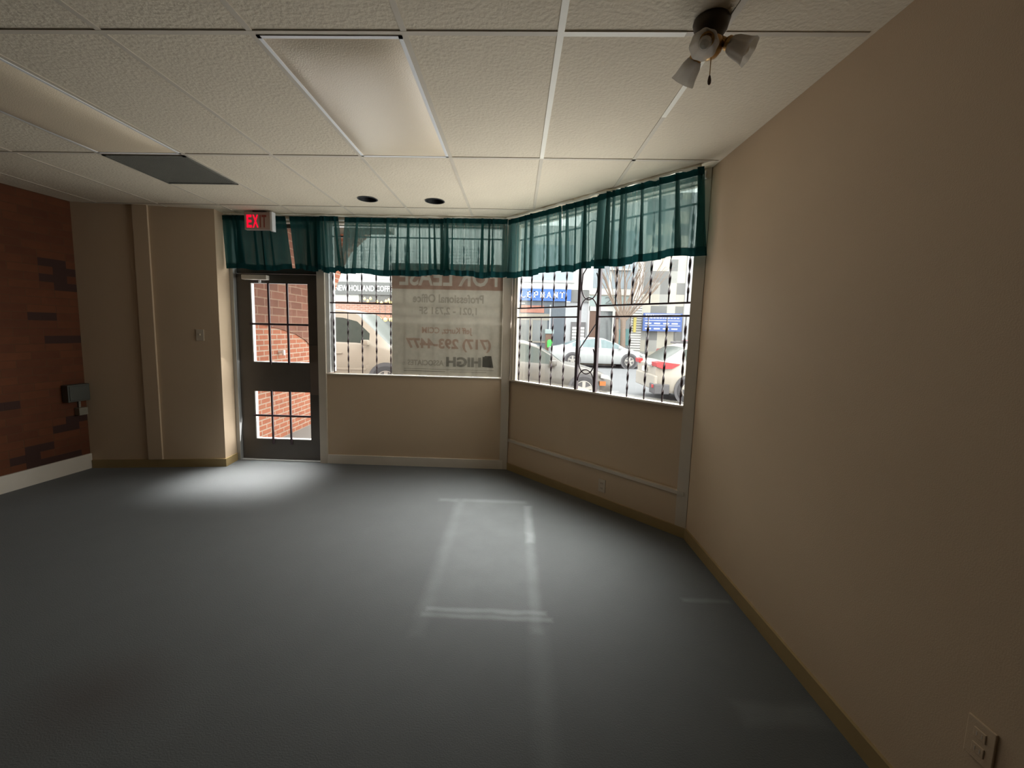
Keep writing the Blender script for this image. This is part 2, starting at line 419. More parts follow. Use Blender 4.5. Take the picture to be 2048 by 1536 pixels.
# ------------------------------------------------------------------ windows and door
YG = 4.70
w1 = sempty('window_1', (0, 0, 0))
f = MB()
for a in ((-2.052, -2.015, YW + .01, YW + .10, 1.018, 2.60), (-2.008, -1.985, YW + .05, YW + .10, 1.03, 2.585), (-.165, -.135, YW + .04, YW + .10, 1.018, 2.60), (-2.015, -.165, YW + .05, YW + .10, .95, .985), (-2.015, -.165, YW + .05, YW + .10, 2.585, 2.60)): f.box(*a)
f.build('window_frame', M['whitealum'], w1)
MB().box(-2.01, -.16, YG + .012, YG + .018, 0.96, 2.59).build('glass_pane', M['glass'], w1)
w2 = sempty('window_2', (0, 0, 0))
f = MB()
for a in ((.06, .10, .0, .03, 1.0, 2.60), (.108, .140, .0, .03, 1.0, 2.60), (.03, .06, .03, .10, 1.0, 2.6), (SL - .10, SL - .085, .03, .10, 1.0, 2.60), (.1, SL - .09, .06, .10, .94, .975), (.1, SL - .09, .06, .10, 2.588, 2.60)): f.box(*a)
bay(f).build('window_frame', M['whitetrim'], w2)
bay(MB().box(.06, SL - .095, .082, .088, .95, 2.59)).build('glass_pane', M['glass'], w2)
w3 = sempty('window_3', (0, 0, 0))     # transom over the door
MB().box(-3.05, -2.14, 4.70, 4.745, 2.075, 2.14).box(-3.05, -2.14, 4.70, 4.745, 2.56, 2.61).build('window_frame', M['door'], w3)
MB().box(-3.05, -2.14, 4.715, 4.721, 2.14, 2.56).build('glass_pane', M['glass'], w3)
dr = sempty('door_1', (0, 0, 0))
YD = 4.68
MB().box(-3.092, -3.05, 4.635, 4.76, 0, 2.60, .003).box(-2.137, -2.134, 4.66, 4.76, 0, 2.6).build('door_frame', M['alum'], dr)
f = MB()
for a in ((-3.046, -2.895, 0.012, 2.07), (-2.262, -2.139, .012, 2.07)): f.box(a[0], a[1], YD, YD + .045, a[2], a[3])
for z0, z1 in ((.012, .24), (.785, 1.109), (1.97, 2.07)): f.box(-2.895, -2.262, YD, YD + .045, z0, z1)
f.build('door_leaf', M['door'], dr)
f = MB()
for z0, z1 in ((.24, .785), (1.109, 1.97)):
    f.box(-2.897, -2.884, YD + .002, YD + .05, z0, z1); f.box(-2.897, -2.26, YD + .002, YD + .05, z0, z0 + .008)
f.build('glazing_bead', M['whitealum'], dr)
for z0, z1 in ((.24, .785), (1.109, 1.97)):
    MB().box(-2.897, -2.26, YD + .022, YD + .028, z0, z1).build('glass_pane', M['glass'], dr)
for z0, z1, zb in ((.19, .83, .515), (1.07, 2.0, 1.53)):
    for x in (-2.69, -2.483): MB().box(x - .010, x + .010, YD - .018, YD - .001, z0 + (.0 if z0 < 1 else .02), z1 - .03, .002).build('bar', M['iron'], dr)
    MB().box(-2.905, -2.255, YD - .024, YD - .012, zb - .011, zb + .011, .002).build('bar', M['iron'], dr)
MB().box(-2.252, -2.150, YD - .010, YD, .76, 1.31, .003).build('lock_plate', mat('bronze_plate', (.12, .09, .07), .5), dr)
cl = MB().box(-2.955, -2.675, YD - .062, YD - .002, 2.002, 2.052, .008).build('door_closer', M['whitetrim'], dr)
MB().tube([(-2.77, YD - .03, 2.005), (-2.77, YD - .03, 1.975)], .014, 10).build('closer_valve', M['whitealum'], cl)
MB().box(-3.05, -2.137, 4.64, 4.74, 0, .010).build('threshold', M['alum'], dr)

# security grilles: double rails, twisted flat bars, top rail; the bay one has a pair of posts with scrolls
g1 = empty('window_grille', 'black iron security grille of twisted bars behind the lease banner', 'window grille', (-2.03, YW + .03, 1.0))
def loc(o, root):
    """turn world-built mesh into root space"""
    o.data.transform(root.matrix_basis.inverted()); return o
YGR = YW + .035
for z in (1.672, 1.778, 2.475): loc(MB().box(-2.045, -.145, YGR - .006, YGR + .006, z - .007, z + .007).build('rail', M['iron'], g1), g1)
xs = [-1.979 + .1568 * i for i in range(12)]
for x in xs:
    loc(MB().twist((x, YGR, 1.018), .652, .0165, .005, 5.5, 60).build('bar', M['iron'], g1), g1)
    loc(MB().twist((x, YGR, 1.782), .69, .0165, .005, 5.5, 60).build('bar', M['iron'], g1), g1)
g2 = empty('window_grille', 'black iron security grille with two posts and scrolls in the angled bay', 'window grille', (P0.x + U.x, P0.y + U.y, 1.0))
def bpart(mb, name, m, root, smooth=False): return loc(bay(mb).build(name, m, root, smooth), root)
yb = .015
for z, a in ((1.662, .1), (1.757, .1), (2.45, .1)):
    bpart(MB().box(.10, .955, yb - .006, yb + .006, z - .007, z + .007), 'rail', M['iron'], g2)
    bpart(MB().box(1.165, SL - .06, yb - .006, yb + .006, z - .007, z + .007), 'rail', M['iron'], g2)
for s_ in (.955, 1.167): bpart(MB().box(s_ - .014, s_ + .014, yb - .014, yb + .014, 1.0, 2.59, .002), 'post', M['iron'], g2)
for s_ in (.178, .332, .485, .636, .792, 1.337, 1.493, 1.651, 1.808, 1.955):
    bpart(MB().twist((s_, yb, 1.0), .66, .0175, .005, 5.5, 60), 'bar', M['iron'], g2)
    bpart(MB().twist((s_, yb, 1.762), .686, .0175, .005, 5.5, 60), 'bar', M['iron'], g2)
def scroll(zt):
    p = []; c = 1.061; r = .088
    for k in range(0, 15): a = PI - PI * k / 14 * 1.02; p.append((c + r * math.cos(a), yb, zt - r + .03 + (r + .02) * math.sin(a) - .02))
    p.append((c + r * .98, yb, zt - .20))
    p.append((c - r * .9, yb, zt - .42)); 
    for k in range(0, 15): a = PI + PI * k / 14; p.append((c + r * math.cos(a), yb, zt - .53 + (r + .03) * math.sin(a)))
    p.append((c + r * .96, yb, zt - .46)); p.append((c + r * .8, yb, zt - .42))
    return p
for zt in (2.46, 1.80, 1.16):
    pp = [q for q in scroll(zt) if q[2] > 1.005 and q[2] < 2.585]
    bpart(MB().tube(pp, .006, 6), 'scroll', M['iron'], g2, True)

# ------------------------------------------------------------------ lease banner (seen from behind)
bn = empty('lease_banner', 'large white and red FOR LEASE banner seen from behind in the left window', 'banner', (-.73, YW + .01, 1.02))
yB = YW + .012
rows_ = []
for j in range(13):
    z = 1.022 + (2.21 - 1.022) * j / 12
    rows_.append([(-1.333 + 1.19 * i / 24, yB + .004 * math.sin(i * .7 + j * .2) * (.4 + .6 * j / 12), z) for i in range(25)])
loc(MB().grid(rows_).build('sheet', M['banner'], bn, True), bn)
def ink(name, c):
    m, t, out = nt(name); a = N(t, 'ShaderNodeBsdfTransparent'); a.inputs[0].default_value = c4(c); t.links.new(a.outputs[0], out.inputs[0]); return m
red_ink = ink('red_print', (.72, .56, .52)); faint_red = ink('red_lettering', (.80, .66, .62)); grey_ink = ink('grey_lettering', (.72, .71, .70)); black_ink = ink('black_lettering', (.55, .55, .55))
yT = yB - .008
# red band with FOR LEASE left clear
ft = MB().text('FOR LEASE', -1.25, -.20, .20, 1.985, yT, .02, True)
bmesh.ops.remove_doubles(ft.bm, verts=ft.bm.verts, dist=1e-6)
ol = [tuple(tuple(v.co) for v in ed.verts) for ed in ft.bm.edges if len(ed.link_faces) == 1]; ft.bm.free()
rb = MB(); vm = {}
def rv(p):
    k = (round(p[0], 5), round(p[2], 5))
    if k not in vm: vm[k] = rb.bm.verts.new((p[0], yT, p[2]))
    return vm[k]
es = []
for p, q in ol:
    a_, b_ = rv(p), rv(q)
    if a_ is not b_ and not rb.bm.edges.get((a_, b_)): es.append(rb.bm.edges.new((a_, b_)))
rc = [rv(p) for p in ((-1.332, 0, 1.94), (-.144, 0, 1.94), (-.144, 0, 2.205), (-1.332, 0, 2.205))]
es += [rb.bm.edges.new((rc[i], rc[(i + 1) % 4])) for i in range(4)]
bmesh.ops.triangle_fill(rb.bm, use_beauty=True, edges=es)
loc(rb.build('red_band', red_ink, bn, fixn=False), bn)
for body, a, b, cap, z, bo, mt in (('Professional Office', -1.105, -.345, .088, 1.805, .028, grey_ink), ('1,021 - 2,731 SF', -1.035, -.415, .075, 1.682, .030, grey_ink),
                                   ('Jeff Kurtz, CCIM', -1.005, -.46, .064, 1.478, .026, faint_red), ('(717) 293-4477', -1.18, -.255, .102, 1.318, .04, faint_red),
                                   ('HIGH', -.74, -.36, .098, 1.127, .05, black_ink), ('ASSOCIATES', -1.16, -.765, .058, 1.129, .03, grey_ink), ('LTD.', -1.225, -1.175, .03, 1.129, .0, grey_ink)):
    loc(MB().text(body, a, b, cap, z, yT, bo, True).build('lettering', mt, bn, fixn=False), bn)
loc(MB().prism([(-.345, 1.125), (-.225, 1.118), (-.25, 1.245), (-.32, 1.245), (-.325, 1.235), (-.345, 1.235)], 'y', yT - .0002, yT).build('logo_mark', black_ink, bn), bn)
loc(MB().box(-1.2, -.22, yT - .0002, yT, 1.086, 1.090).box(-1.2, -.75, yT - .0002, yT, 1.062, 1.068).box(-.7, -.3, yT - .0002, yT, 1.062, 1.066).build('rule_line', grey_ink, bn), bn)

# ------------------------------------------------------------------ valances and rods
VT, VB = 2.645, 2.095
def valance(label, a, b, frame, nf, amp, gap0=0, gap1=0, seed=0, deep=(), cloth='valance', vb=2.065, o0=0):
    """gathered panel from a to b along a rod; frame(s, off, z) gives the world point; gap0/gap1 slant the side edges; deep = places where the cloth folds back on itself"""
    rnd = random.Random(seed)
    deep = tuple(deep) + tuple((rnd.uniform(.05, .95), rnd.uniform(.006, .026) / (b - a) ** .5) for _ in range(int((b - a) * 6)))
    root = empty('curtain_valance', label, 'valance', frame((a + b) / 2, 0, VT), 0, 'teal valances along the windows')
    nu = int(150 * (b - a)) + 60; W = b - a
    ph = [rnd.uniform(0, 6.28) for _ in range(6)]; fr = [nf * rnd.uniform(.7, 1.4) for _ in range(6)]
    def pt(u, v, so=0):      # u 0..1 along, v 0 top..1 bottom
        lo = a + gap0 * v; hi = b - gap1 * v
        k = sum(math.sin(2 * PI * fr[i] * u + ph[i] + v * .5 * (i - 2.5)) / (i + 1.5) for i in range(6))
        fold = 0
        for c, w in deep:
            q = (u - c) / w
            if abs(q) < 1: fold += -1.15 * w * math.sin(PI * q) * (.55 + .45 * v)
        s = lo + (hi - lo) * min(1, max(0, u + fold)) + .10 * W / nf * math.sin(2 * PI * fr[2] * u + ph[3]) * min(u, 1 - u) * 2
        z = VT + (vb - VT) * v
        if v > .5: z += .010 * math.sin(2 * PI * 1.1 * u + ph[0]) * (v - .5) * 2 - .006 * math.sin(2 * PI * 3 * u + ph[1]) * (v - .5) * 2
        off = amp * k * (.35 + .65 * v) * .5 + sum(.012 * math.sin(PI * (u - c) / w) for c, w in deep if abs(u - c) < w)
        return frame(s, off + so + o0, z)
    def part(v0, v1, nv, name, m, so=0):
        G = [[pt(i / nu, v0 + (v1 - v0) * j / nv, so) for i in range(nu + 1)] for j in range(nv + 1)]
        o = loc(MB().grid(G).build(name, m, root, True), root); o.data.update(); return o
    part(.03, .905, 12, 'cloth', M[cloth])
    part(0, .085, 2, 'rod_pocket', M['hem'], .006)
    part(.90, 1.0, 2, 'hem', M['hem'], .001)
    return root
def fr1(s, off, z): return Vector((s, 4.555 - off, z))
def fr2(s, off, z):
    q = P0 + U * s + NRM * (.09 + off); return Vector((q.x, q.y, z))
valance('teal valance panel over the door behind the exit sign', -3.09, -2.415, fr1, 5, .016, .02, -.06, 1, ((.25, .06), (.6, .05)), 'valance_dense', 2.10)
valance('narrow teal valance panel right of the exit sign above the lock side of the door', -2.375, -2.045, fr1, 4, .018, .045, 0.0, 2, ((.55, .12), (.8, .1)), 'valance_dense', 2.105)
valance('short teal valance panel left of the V shaped gap over the left window', -2.045, -1.85, fr1, 3, .018, .015, -.065, 3, ((.12, .06), (.8, .07)), 'valance', 2.085, .03)
valance('wide teal valance panel above the left part of the lease banner', -1.79, -.735, fr1, 13, .022, -.06, -.03, 4, ((.12, .02), (.42, .035), (.52, .025), (.62, .03), (.83, .02), (.95, .045)), 'valance', 2.07)
valance('teal valance panel at the corner above the right part of the lease banner', -.76, -.105, fr1, 9, .02, .0, .0, 5, ((.06, .05), (.14, .03), (.62, .02)), 'valance', 2.065, .035)
valance('first teal valance panel of the angled bay, beside the corner post', .075, .79, fr2, 9, .02, -.02, -.03, 6, ((.08, .06), (.36, .025), (.97, .03)))
valance('second teal valance panel of the angled bay, in the middle', .80, 1.26, fr2, 7, .022, .02, -.02, 7, ((.12, .04), (.55, .05), (.88, .10)))
valance('longest teal valance panel of the bay, ending at the right wall', 1.22, 2.075, fr2, 10, .02, .0, -.05, 8, ((.12, .035), (.30, .02), (.45, .025), (.78, .03), (.96, .04)), 'valance', 2.065, .03)
r1 = empty('curtain_rod', 'white curtain rod across the door and left window', 'curtain rod', (-2.0, 4.592, 2.625), 0)
loc(MB().tube([(-3.06, 4.63, 2.625), (-3.06, 4.60, 2.625), (-3.04, 4.592, 2.625), (-.15, 4.592, 2.625), (-.12, 4.60, 2.625), (-.12, 4.62, 2.625)], .0085, 8).build('rod', M['rod'], r1, True), r1)
for a, b in ((-.135, -.105), (-3.075, -3.045)): loc(MB().box(a, b, 4.612, 4.63, 2.60, 2.65, .003).build('bracket', M['rod'], r1), r1)
q0, q1 = P0 + U * .07, P0 + U * (SL - .05)
r2 = empty('curtain_rod', 'white curtain rod across the angled bay window', 'curtain rod', (q0.x, q0.y, 2.625), 0)
rp = [P0 + U * .07 + NRM * .012, P0 + U * .07 + NRM * .045, P0 + U * .09 + NRM * .055, P0 + U * (SL - .06) + NRM * .055, P0 + U * (SL - .045) + NRM * .048, P0 + U * (SL - .045) + NRM * .012]
loc(MB().tube([(p.x, p.y, 2.625) for p in rp], .0085, 8).build('rod', M['rod'], r2, True), r2)
for a in (SL - .06, .055): bpart(MB().box(a, a + .03, -.03, -.008, 2.60, 2.65, .003), 'bracket', M['rod'], r2)

# ------------------------------------------------------------------ ceiling fittings
def troffer(label, ci):
    x0, x1, y0, y1 = COLS[ci] + .012, COLS[ci + 1] - .012, ROWS[3] + .012, ROWS[4] - .012
    r = empty('fluorescent_light', label, 'ceiling light', ((x0 + x1) / 2, (y0 + y1) / 2, H), 0, 'recessed two by four ceiling lights')
    f = MB()
    for a in ((x0, x0 + .016, y0, y1), (x1 - .016, x1, y0, y1), (x0, x1, y0, y0 + .016), (x0, x1, y1 - .016, y1)): f.box(a[0], a[1], a[2], a[3], H - .007, H + .03)
    loc(f.build('frame', M['whitealum'], r), r)
    G = []
    for j in range(25):
        v = j / 24; row = []
        for i in range(15):
            u = i / 14; sag = .034 * (1 - (2 * u - 1) ** 4) ** .8 * (1 - (2 * v - 1) ** 4) ** .8
            row.append((x0 + .014 + (x1 - x0 - .028) * u, y0 + .014 + (y1 - y0 - .028) * v, H - .004 - sag))
        G.append(row)
    loc(MB().grid(G).build('lens', M['lens'], r, True), r)
    return r
troffer('unlit fluorescent ceiling panel in the centre of the ceiling', 7)
troffer('unlit fluorescent ceiling panel at the left, next to the grey vent', 4)
x0, x1 = COLS[4] + .012, COLS[5] - .012; y0, y1 = ROWS[4] + .012, ROWS[4] + T - .012
v = empty('air_vent', 'square dark grey return air grille beside the left ceiling light', 'air vent', ((x0 + x1) / 2, (y0 + y1) / 2, H))
f = MB()
for a in ((x0, x0 + .02, y0, y1), (x1 - .02, x1, y0, y1), (x0, x1, y0, y0 + .02), (x0, x1, y1 - .02, y1)): f.box(a[0], a[1], a[2], a[3], H - .010, H + .01)
loc(f.build('frame', M['vent'], v), v)
f = MB().box(x0 + .02, x1 - .02, y0 + .02, y1 - .02, H - .002, H + .004)
k = x0 + .03
while k < x1 - .03: f.box(k, k + .003, y0 + .02, y1 - .02, H - .008, H - .001); k += .014
loc(f.build('grating', M['vent'], v), v)
for (cx, cy), lab in zip(cans, ('round black recessed downlight, left of the two above the left window', 'round black recessed downlight, right of the two above the left window')):
    r = empty('downlight', lab, 'recessed light', (cx, cy, H), 0, 'black recessed downlights')
    loc(MB().lathe([(.09, -.004), (.078, -.006), (.076, .0), (.076, .10), (.06, .13), (.001, .13)], (cx, cy, H), (0, 0, 1), 28).build('baffle', M['black'], r, True), r)
    loc(MB().lathe([(.001, .0), (.045, .012), (.05, .05), (.02, .07)], (cx, cy, H + .06), (0, 0, 1), 20).build('bulb', mat('dim_bulb', (.05, .05, .05), .4), r, True), r)
# three shade light kit on the ceiling
FX, FY = .685, 1.735
fx = empty('ceiling_fixture', 'dark bronze ceiling light with three frosted glass shades and a pull chain', 'ceiling light', (FX, FY, H))
loc(MB().lathe([(.002, 0), (.060, 0), (.063, -.010), (.055, -.04), (.044, -.055), (.042, -.075)], (FX, FY, H), (0, 0, 1), 32).build('canopy', M['bronze'], fx, True), fx)
loc(MB().lathe([(.042, -.072), (.046, -.085), (.042, -.11), (.03, -.125), (.012, -.132), (.001, -.133)], (FX, FY, H), (0, 0, 1), 28).build('hub', M['brass'], fx, True), fx)
for th, tilt in ((240, 40), (-26, 34), (116, 44)):
    a = math.radians(th); e = math.radians(tilt)
    dv = Vector((math.cos(a) * math.cos(e), math.sin(a) * math.cos(e), -math.sin(e)))
    base = Vector((FX, FY, H - .085)) + Vector((math.cos(a), math.sin(a), 0)) * .045
    ar = loc(MB().tube([base - dv * .015, base + dv * .02], .014, 12).build('arm', M['brass'], fx, True), fx)
    loc(MB().lathe([(.016, -.004), (.024, .004), (.025, .022), (.020, .024)], base + dv * .012, dv, 20).build('socket', M['brass'], ar, True), fx)
    sh = [(.019, .0), (.028, .009), (.035, .026), (.038, .044), (.041, .064), (.047, .083)]
    loc(MB().lathe(sh, base + dv * .022, dv, 48, .035, 8).build('glass_shade', M['frost'], fx, True), fx)
    loc(MB().lathe([(.008, .0), (.011, .018), (.020, .038), (.022, .050), (.015, .064), (.001, .07)], base + dv * .03, dv, 18).build('bulb', M['bulb'], fx, True), fx)
ch = Vector((FX + .0, FY - .02, H - .13))
pc = loc(MB().tube([ch + Vector((0, 0, .01)), ch + Vector((0, 0, -.07))], .0016, 6).build('pull_chain', M['brass'], fx), fx)
loc(MB().lathe([(.001, -.07), (.004, -.075), (.0065, -.090), (.0055, -.10), (.001, -.105)], ch, (0, 0, 1), 14).build('pull_knob', M['wood'], pc, True), fx)

# exit sign
ex = empty('exit_sign', 'exit sign with half lit red letters hung at the ceiling over the door', 'exit sign', (-2.64, 4.47, H))
exr = Matrix.Translation((-2.625, 4.455, 0)) @ Matrix.Rotation(math.radians(-2), 4, 'Z')
def expart(mb, name, m): return loc(mb.xf(exr).build(name, m, ex), ex)
expart(MB().box(-.155, .125, -.022, .022, 2.48, 2.655, .004), 'housing', M['exitbox'])
expart(MB().box(.125, .150, -.04, .022, 2.465, 2.655, .003), 'end_cap', M['whitealum'])
expart(MB().box(-.06, .06, -.03, .03, 2.655, H, .0), 'mount', M['slot'])
expart(MB().text('E', -.130, -.075, .125, 2.505, -.0235, .03), 'lettering', M['exiton'])
expart(MB().text('X', -.068, -.005, .125, 2.505, -.0235, .03), 'lettering', M['exiton'])
expart(MB().text('I', .008, .022, .125, 2.505, -.0235, .02), 'lettering', M['exitoff'])
expart(MB().text('T', .03, .08, .125, 2.505, -.0235, .02), 'lettering', M['exitoff'])

# wall plates and boxes
def plate(name, label, cat, org, nx, w, h, kind, pm='plate', sm='slot'):
    """plate on a wall: org centre on the wall, nx inward normal (2d)"""
    nx = Vector(nx).normalized(); tx = Vector((-nx.y, nx.x))
    mtx = Matrix(((tx.x, nx.x, 0, org[0]), (tx.y, nx.y, 0, org[1]), (0, 0, 1, org[2]), (0, 0, 0, 1)))
    r = empty(name, label, cat, org)
    loc(MB().box(-w / 2, w / 2, 0, .007, -h / 2, h / 2, .002).xf(mtx).build('cover_plate', M[pm], r), r)
    if kind == 'outlet':
        for z in (-.022, .022):
            o = loc(MB().box(-.016, .016, .006, .010, z - .014, z + .014, .002).xf(mtx).build('socket', M[pm], r), r)
            loc(MB().box(-.008, -.005, .0095, .0105, z - .006, z + .006).box(.005, .008, .0095, .0105, z - .006, z + .006).xf(mtx).build('slot', M[sm], o), r)
    else:
        loc(MB().box(-.005, .005, .006, .018, -.004, .014, .001).xf(mtx).build('toggle', M[pm], r), r)
    return r
so = EW - de * .19
plate('light_switch', 'light switch plate on the painted wall left of the door', 'light switch', (so.x, so.y, 1.40), ne, .075, .115, 'switch')
bo = P0 + U * 1.308
plate('wall_outlet', 'wall outlet low under the angled bay window', 'outlet', (bo.x, bo.y, .185), NRM, .072, .115, 'outlet')
plate('wall_outlet', 'wall outlet low on the long right wall', 'outlet', (XR, 1.12, .42), (-1, 0), .072, .115, 'outlet', 'wall', 'trim')
lp = LC - d * .115
jb = empty('electrical_box', 'dark grey metal box low on the brick wall at the corner', 'electrical box', (lp.x, lp.y, .72))
mt_ = Matrix.Translation((lp.x, lp.y, 0)) @ Matrix.Rotation(math.atan2(d.y, d.x), 4, 'Z')
loc(MB().box(-.10, .10, -.075, 0, .72, .89, .006).xf(mt_).build('casing', M['boxgrey'], jb), jb)
loc(MB().box(-.088, .088, -.082, -.074, .735, .875, .004).xf(mt_).build('cover', M['boxgrey'], jb), jb)
loc(MB().box(-.0, .08, -.06, 0, .575, .65, .004).box(.03, .05, -.02, 0, .65, .72, .002).xf(mt_).build('lower_box', mat('grey_plastic_box', (.24, .21, .16), .5), jb), jb)
# ------------------------------------------------------------------ outside
ZS, ZR = -.03, -.12            # sidewalk and road level
E_ = {}
E_['side'] = mat('sidewalk_concrete', (0.234, 0.222, 0.207), .9, var=.12, vscale=2, bump=.2)
E_['curb'] = mat('curb_stone', (0.265, 0.226, 0.172), .9, var=.12)
E_['road'] = mat('asphalt', (0.156, 0.160, 0.168), .9, var=.10, vscale=1.5, bump=.2)
E_['mark'] = mat('road_paint', (0.359, 0.359, 0.351), .8, var=.05)
E_['white'] = mat('white_render', (0.484, 0.484, 0.468), .8, var=.04)
E_['pale'] = mat('pale_render', (0.328, 0.335, 0.351), .8, var=.05)
E_['glz'] = mat('shop_glass', (0.101, 0.113, 0.117), .15, var=.15, spec=.6)
E_['bluegl'] = mat('upper_glass', (0.218, 0.257, 0.289), .15, var=.1, spec=.6)
E_['blue'] = mat('blue_sign', (0.027, 0.101, 0.359), .5, var=.04)
E_['navy'] = mat('navy_board', (0.047, 0.094, 0.281), .5, var=.04)
E_['letter'] = mat('white_sign_letter', (0.585, 0.585, 0.585), .6, var=.02)
E_['greyglass'] = mat('grey_shop_glass', (.15, .15, .145), .4, spec=.3)
E_['band'] = mat('grey_sign_band', (0.125, 0.128, 0.126), .7, var=.05)
E_['dark'] = mat('dark_slate', (0.078, 0.094, 0.113), .6, var=.12)
E_['beige'] = mat('beige_frame', (0.203, 0.187, 0.156), .7, var=.06)
E_['brown'] = mat('brown_panel', (0.117, 0.066, 0.047), .7, var=.15)
E_['teal'] = mat('teal_poster', (0.078, 0.172, 0.172), .6, var=.1)
E_['redp'] = mat('red_poster', (0.265, 0.109, 0.078), .7, var=.3, vscale=9)
E_['yellow'] = mat('yellow_sign', (0.429, 0.359, 0.094), .6)
E_['num'] = mat('number_grey', (0.101, 0.117, 0.117), .6)
E_['numpanel'] = mat('number_panel', (0.234, 0.289, 0.289), .6, var=.03)
E_['bark'] = mat('bark', (0.195, 0.148, 0.117), .9, var=.2, vscale=20)
E_['warm'] = mat('warm_bulb', (.9, .6, .2), .5, emit=(1, .66, .22), estr=1.6)
E_['tyre'] = mat('tyre_rubber', (.055, .052, .055), .8)
E_['rimm'] = mat('alloy_rim', (0.390, 0.367, 0.335), .35, metal=.35)
E_['carglass'] = mat('car_glass', (.055, .066, .058), .2, var=.2, spec=.3)
E_['carblue'] = mat('pale_car_glass', (.14, .19, .20), .2, var=.2, spec=.4)
E_['red'] = mat('red_lamp', (0.429, 0.023, 0.027), .3)
E_['amber'] = mat('amber_lamp', (0.429, 0.125, 0.023), .3)
E_['lampw'] = mat('clear_lamp', (0.390, 0.390, 0.390), .2)
E_['plastic'] = mat('dark_plastic', (.10, .095, .10), .6)
brick_out = brick('porch_brick', (.42, .145, .078), (.36, .115, .062), (.46, .33, .25), 'yz', bump=.5)
brick_outx = brick('porch_brick_front', (.42, .145, .078), (.36, .115, .062), (.46, .33, .25), 'xz', bump=.5)
brick_far = brick('far_brick', (.36, .18, .13), (.30, .14, .10), (.40, .30, .25), 'xz', bw=.3, bh=.1, ms=.02, bump=0)
def sw(name, mb, m): return struct(name, mb, m)
tag(MB().box(-16, 20, 4.80, 9.55, ZR - .1, ZS).build('sidewalk', E_['side']), kind='structure')
tag(MB().box(-16, 20, 9.55, 9.72, ZR - .1, ZS + .005).build('curb', E_['curb']), kind='structure')
tag(MB().box(-16, 20, 22.42, 22.58, ZR - .1, ZS + .005).build('curb', E_['curb']), kind='structure')
tag(MB().box(-30, 34, 22.58, 30, ZR - .1, ZS).build('sidewalk', E_['side']), kind='structure')
tag(MB().box(-30, 34, 9.72, 22.42, ZR - .2, ZR).build('road', E_['road']), kind='structure')
rm = MB().box(2.4, 2.5, 9.75, 12.3, ZR - .01, ZR + .004).box(1.9, 3.0, 12.25, 12.35, ZR - .01, ZR + .004)
tag(rm.build('parking_line', E_['mark']), 'white painted T shaped parking stall line on the road behind the white hatchback', 'road marking')
# brick entrance porch: side wall, arched front, soffit
pw = empty('brick_porch', 'red brick entrance porch wall with an arched opening outside the door', 'porch', (-3.2, 4.8, ZS))
loc(MB().box(-3.5, -3.2, 4.78, 7.0, ZS, 3.4).build('side_wall', brick_out, pw), pw)
arch = [(-6, ZS), (-3.2, ZS), (-3.2, 1.25), (-3.14, 1.50), (-3.045, 1.77), (-2.93, 2.10), (-2.815, 2.41), (-2.66, 2.70), (-2.35, 2.98), (-2.0, 3.15), (-1.6, 3.22), (-1.6, 4.0), (-6, 4.0)]
loc(MB().prism(arch, 'y', 6.8, 7.0).build('arch_wall', brick_outx, pw), pw)
loc(MB().box(-3.2, -1.9, 4.80, 6.8, 2.95, 3.1).build('soffit', E_['beige'], pw), pw)
loc(MB().tube([(-3.2, 5.75, 1.16), (-3.13, 5.75, 1.16)], .02, 10).tube([(-3.13, 5.75, 1.12), (-3.13, 5.75, 1.19)], .022, 10).build('hose_bib', M['whitealum'], pw), pw)
struct('wall_outside', MB().box(-8, -3.5, 4.78, 5.0, ZS, 4), brick_outx)

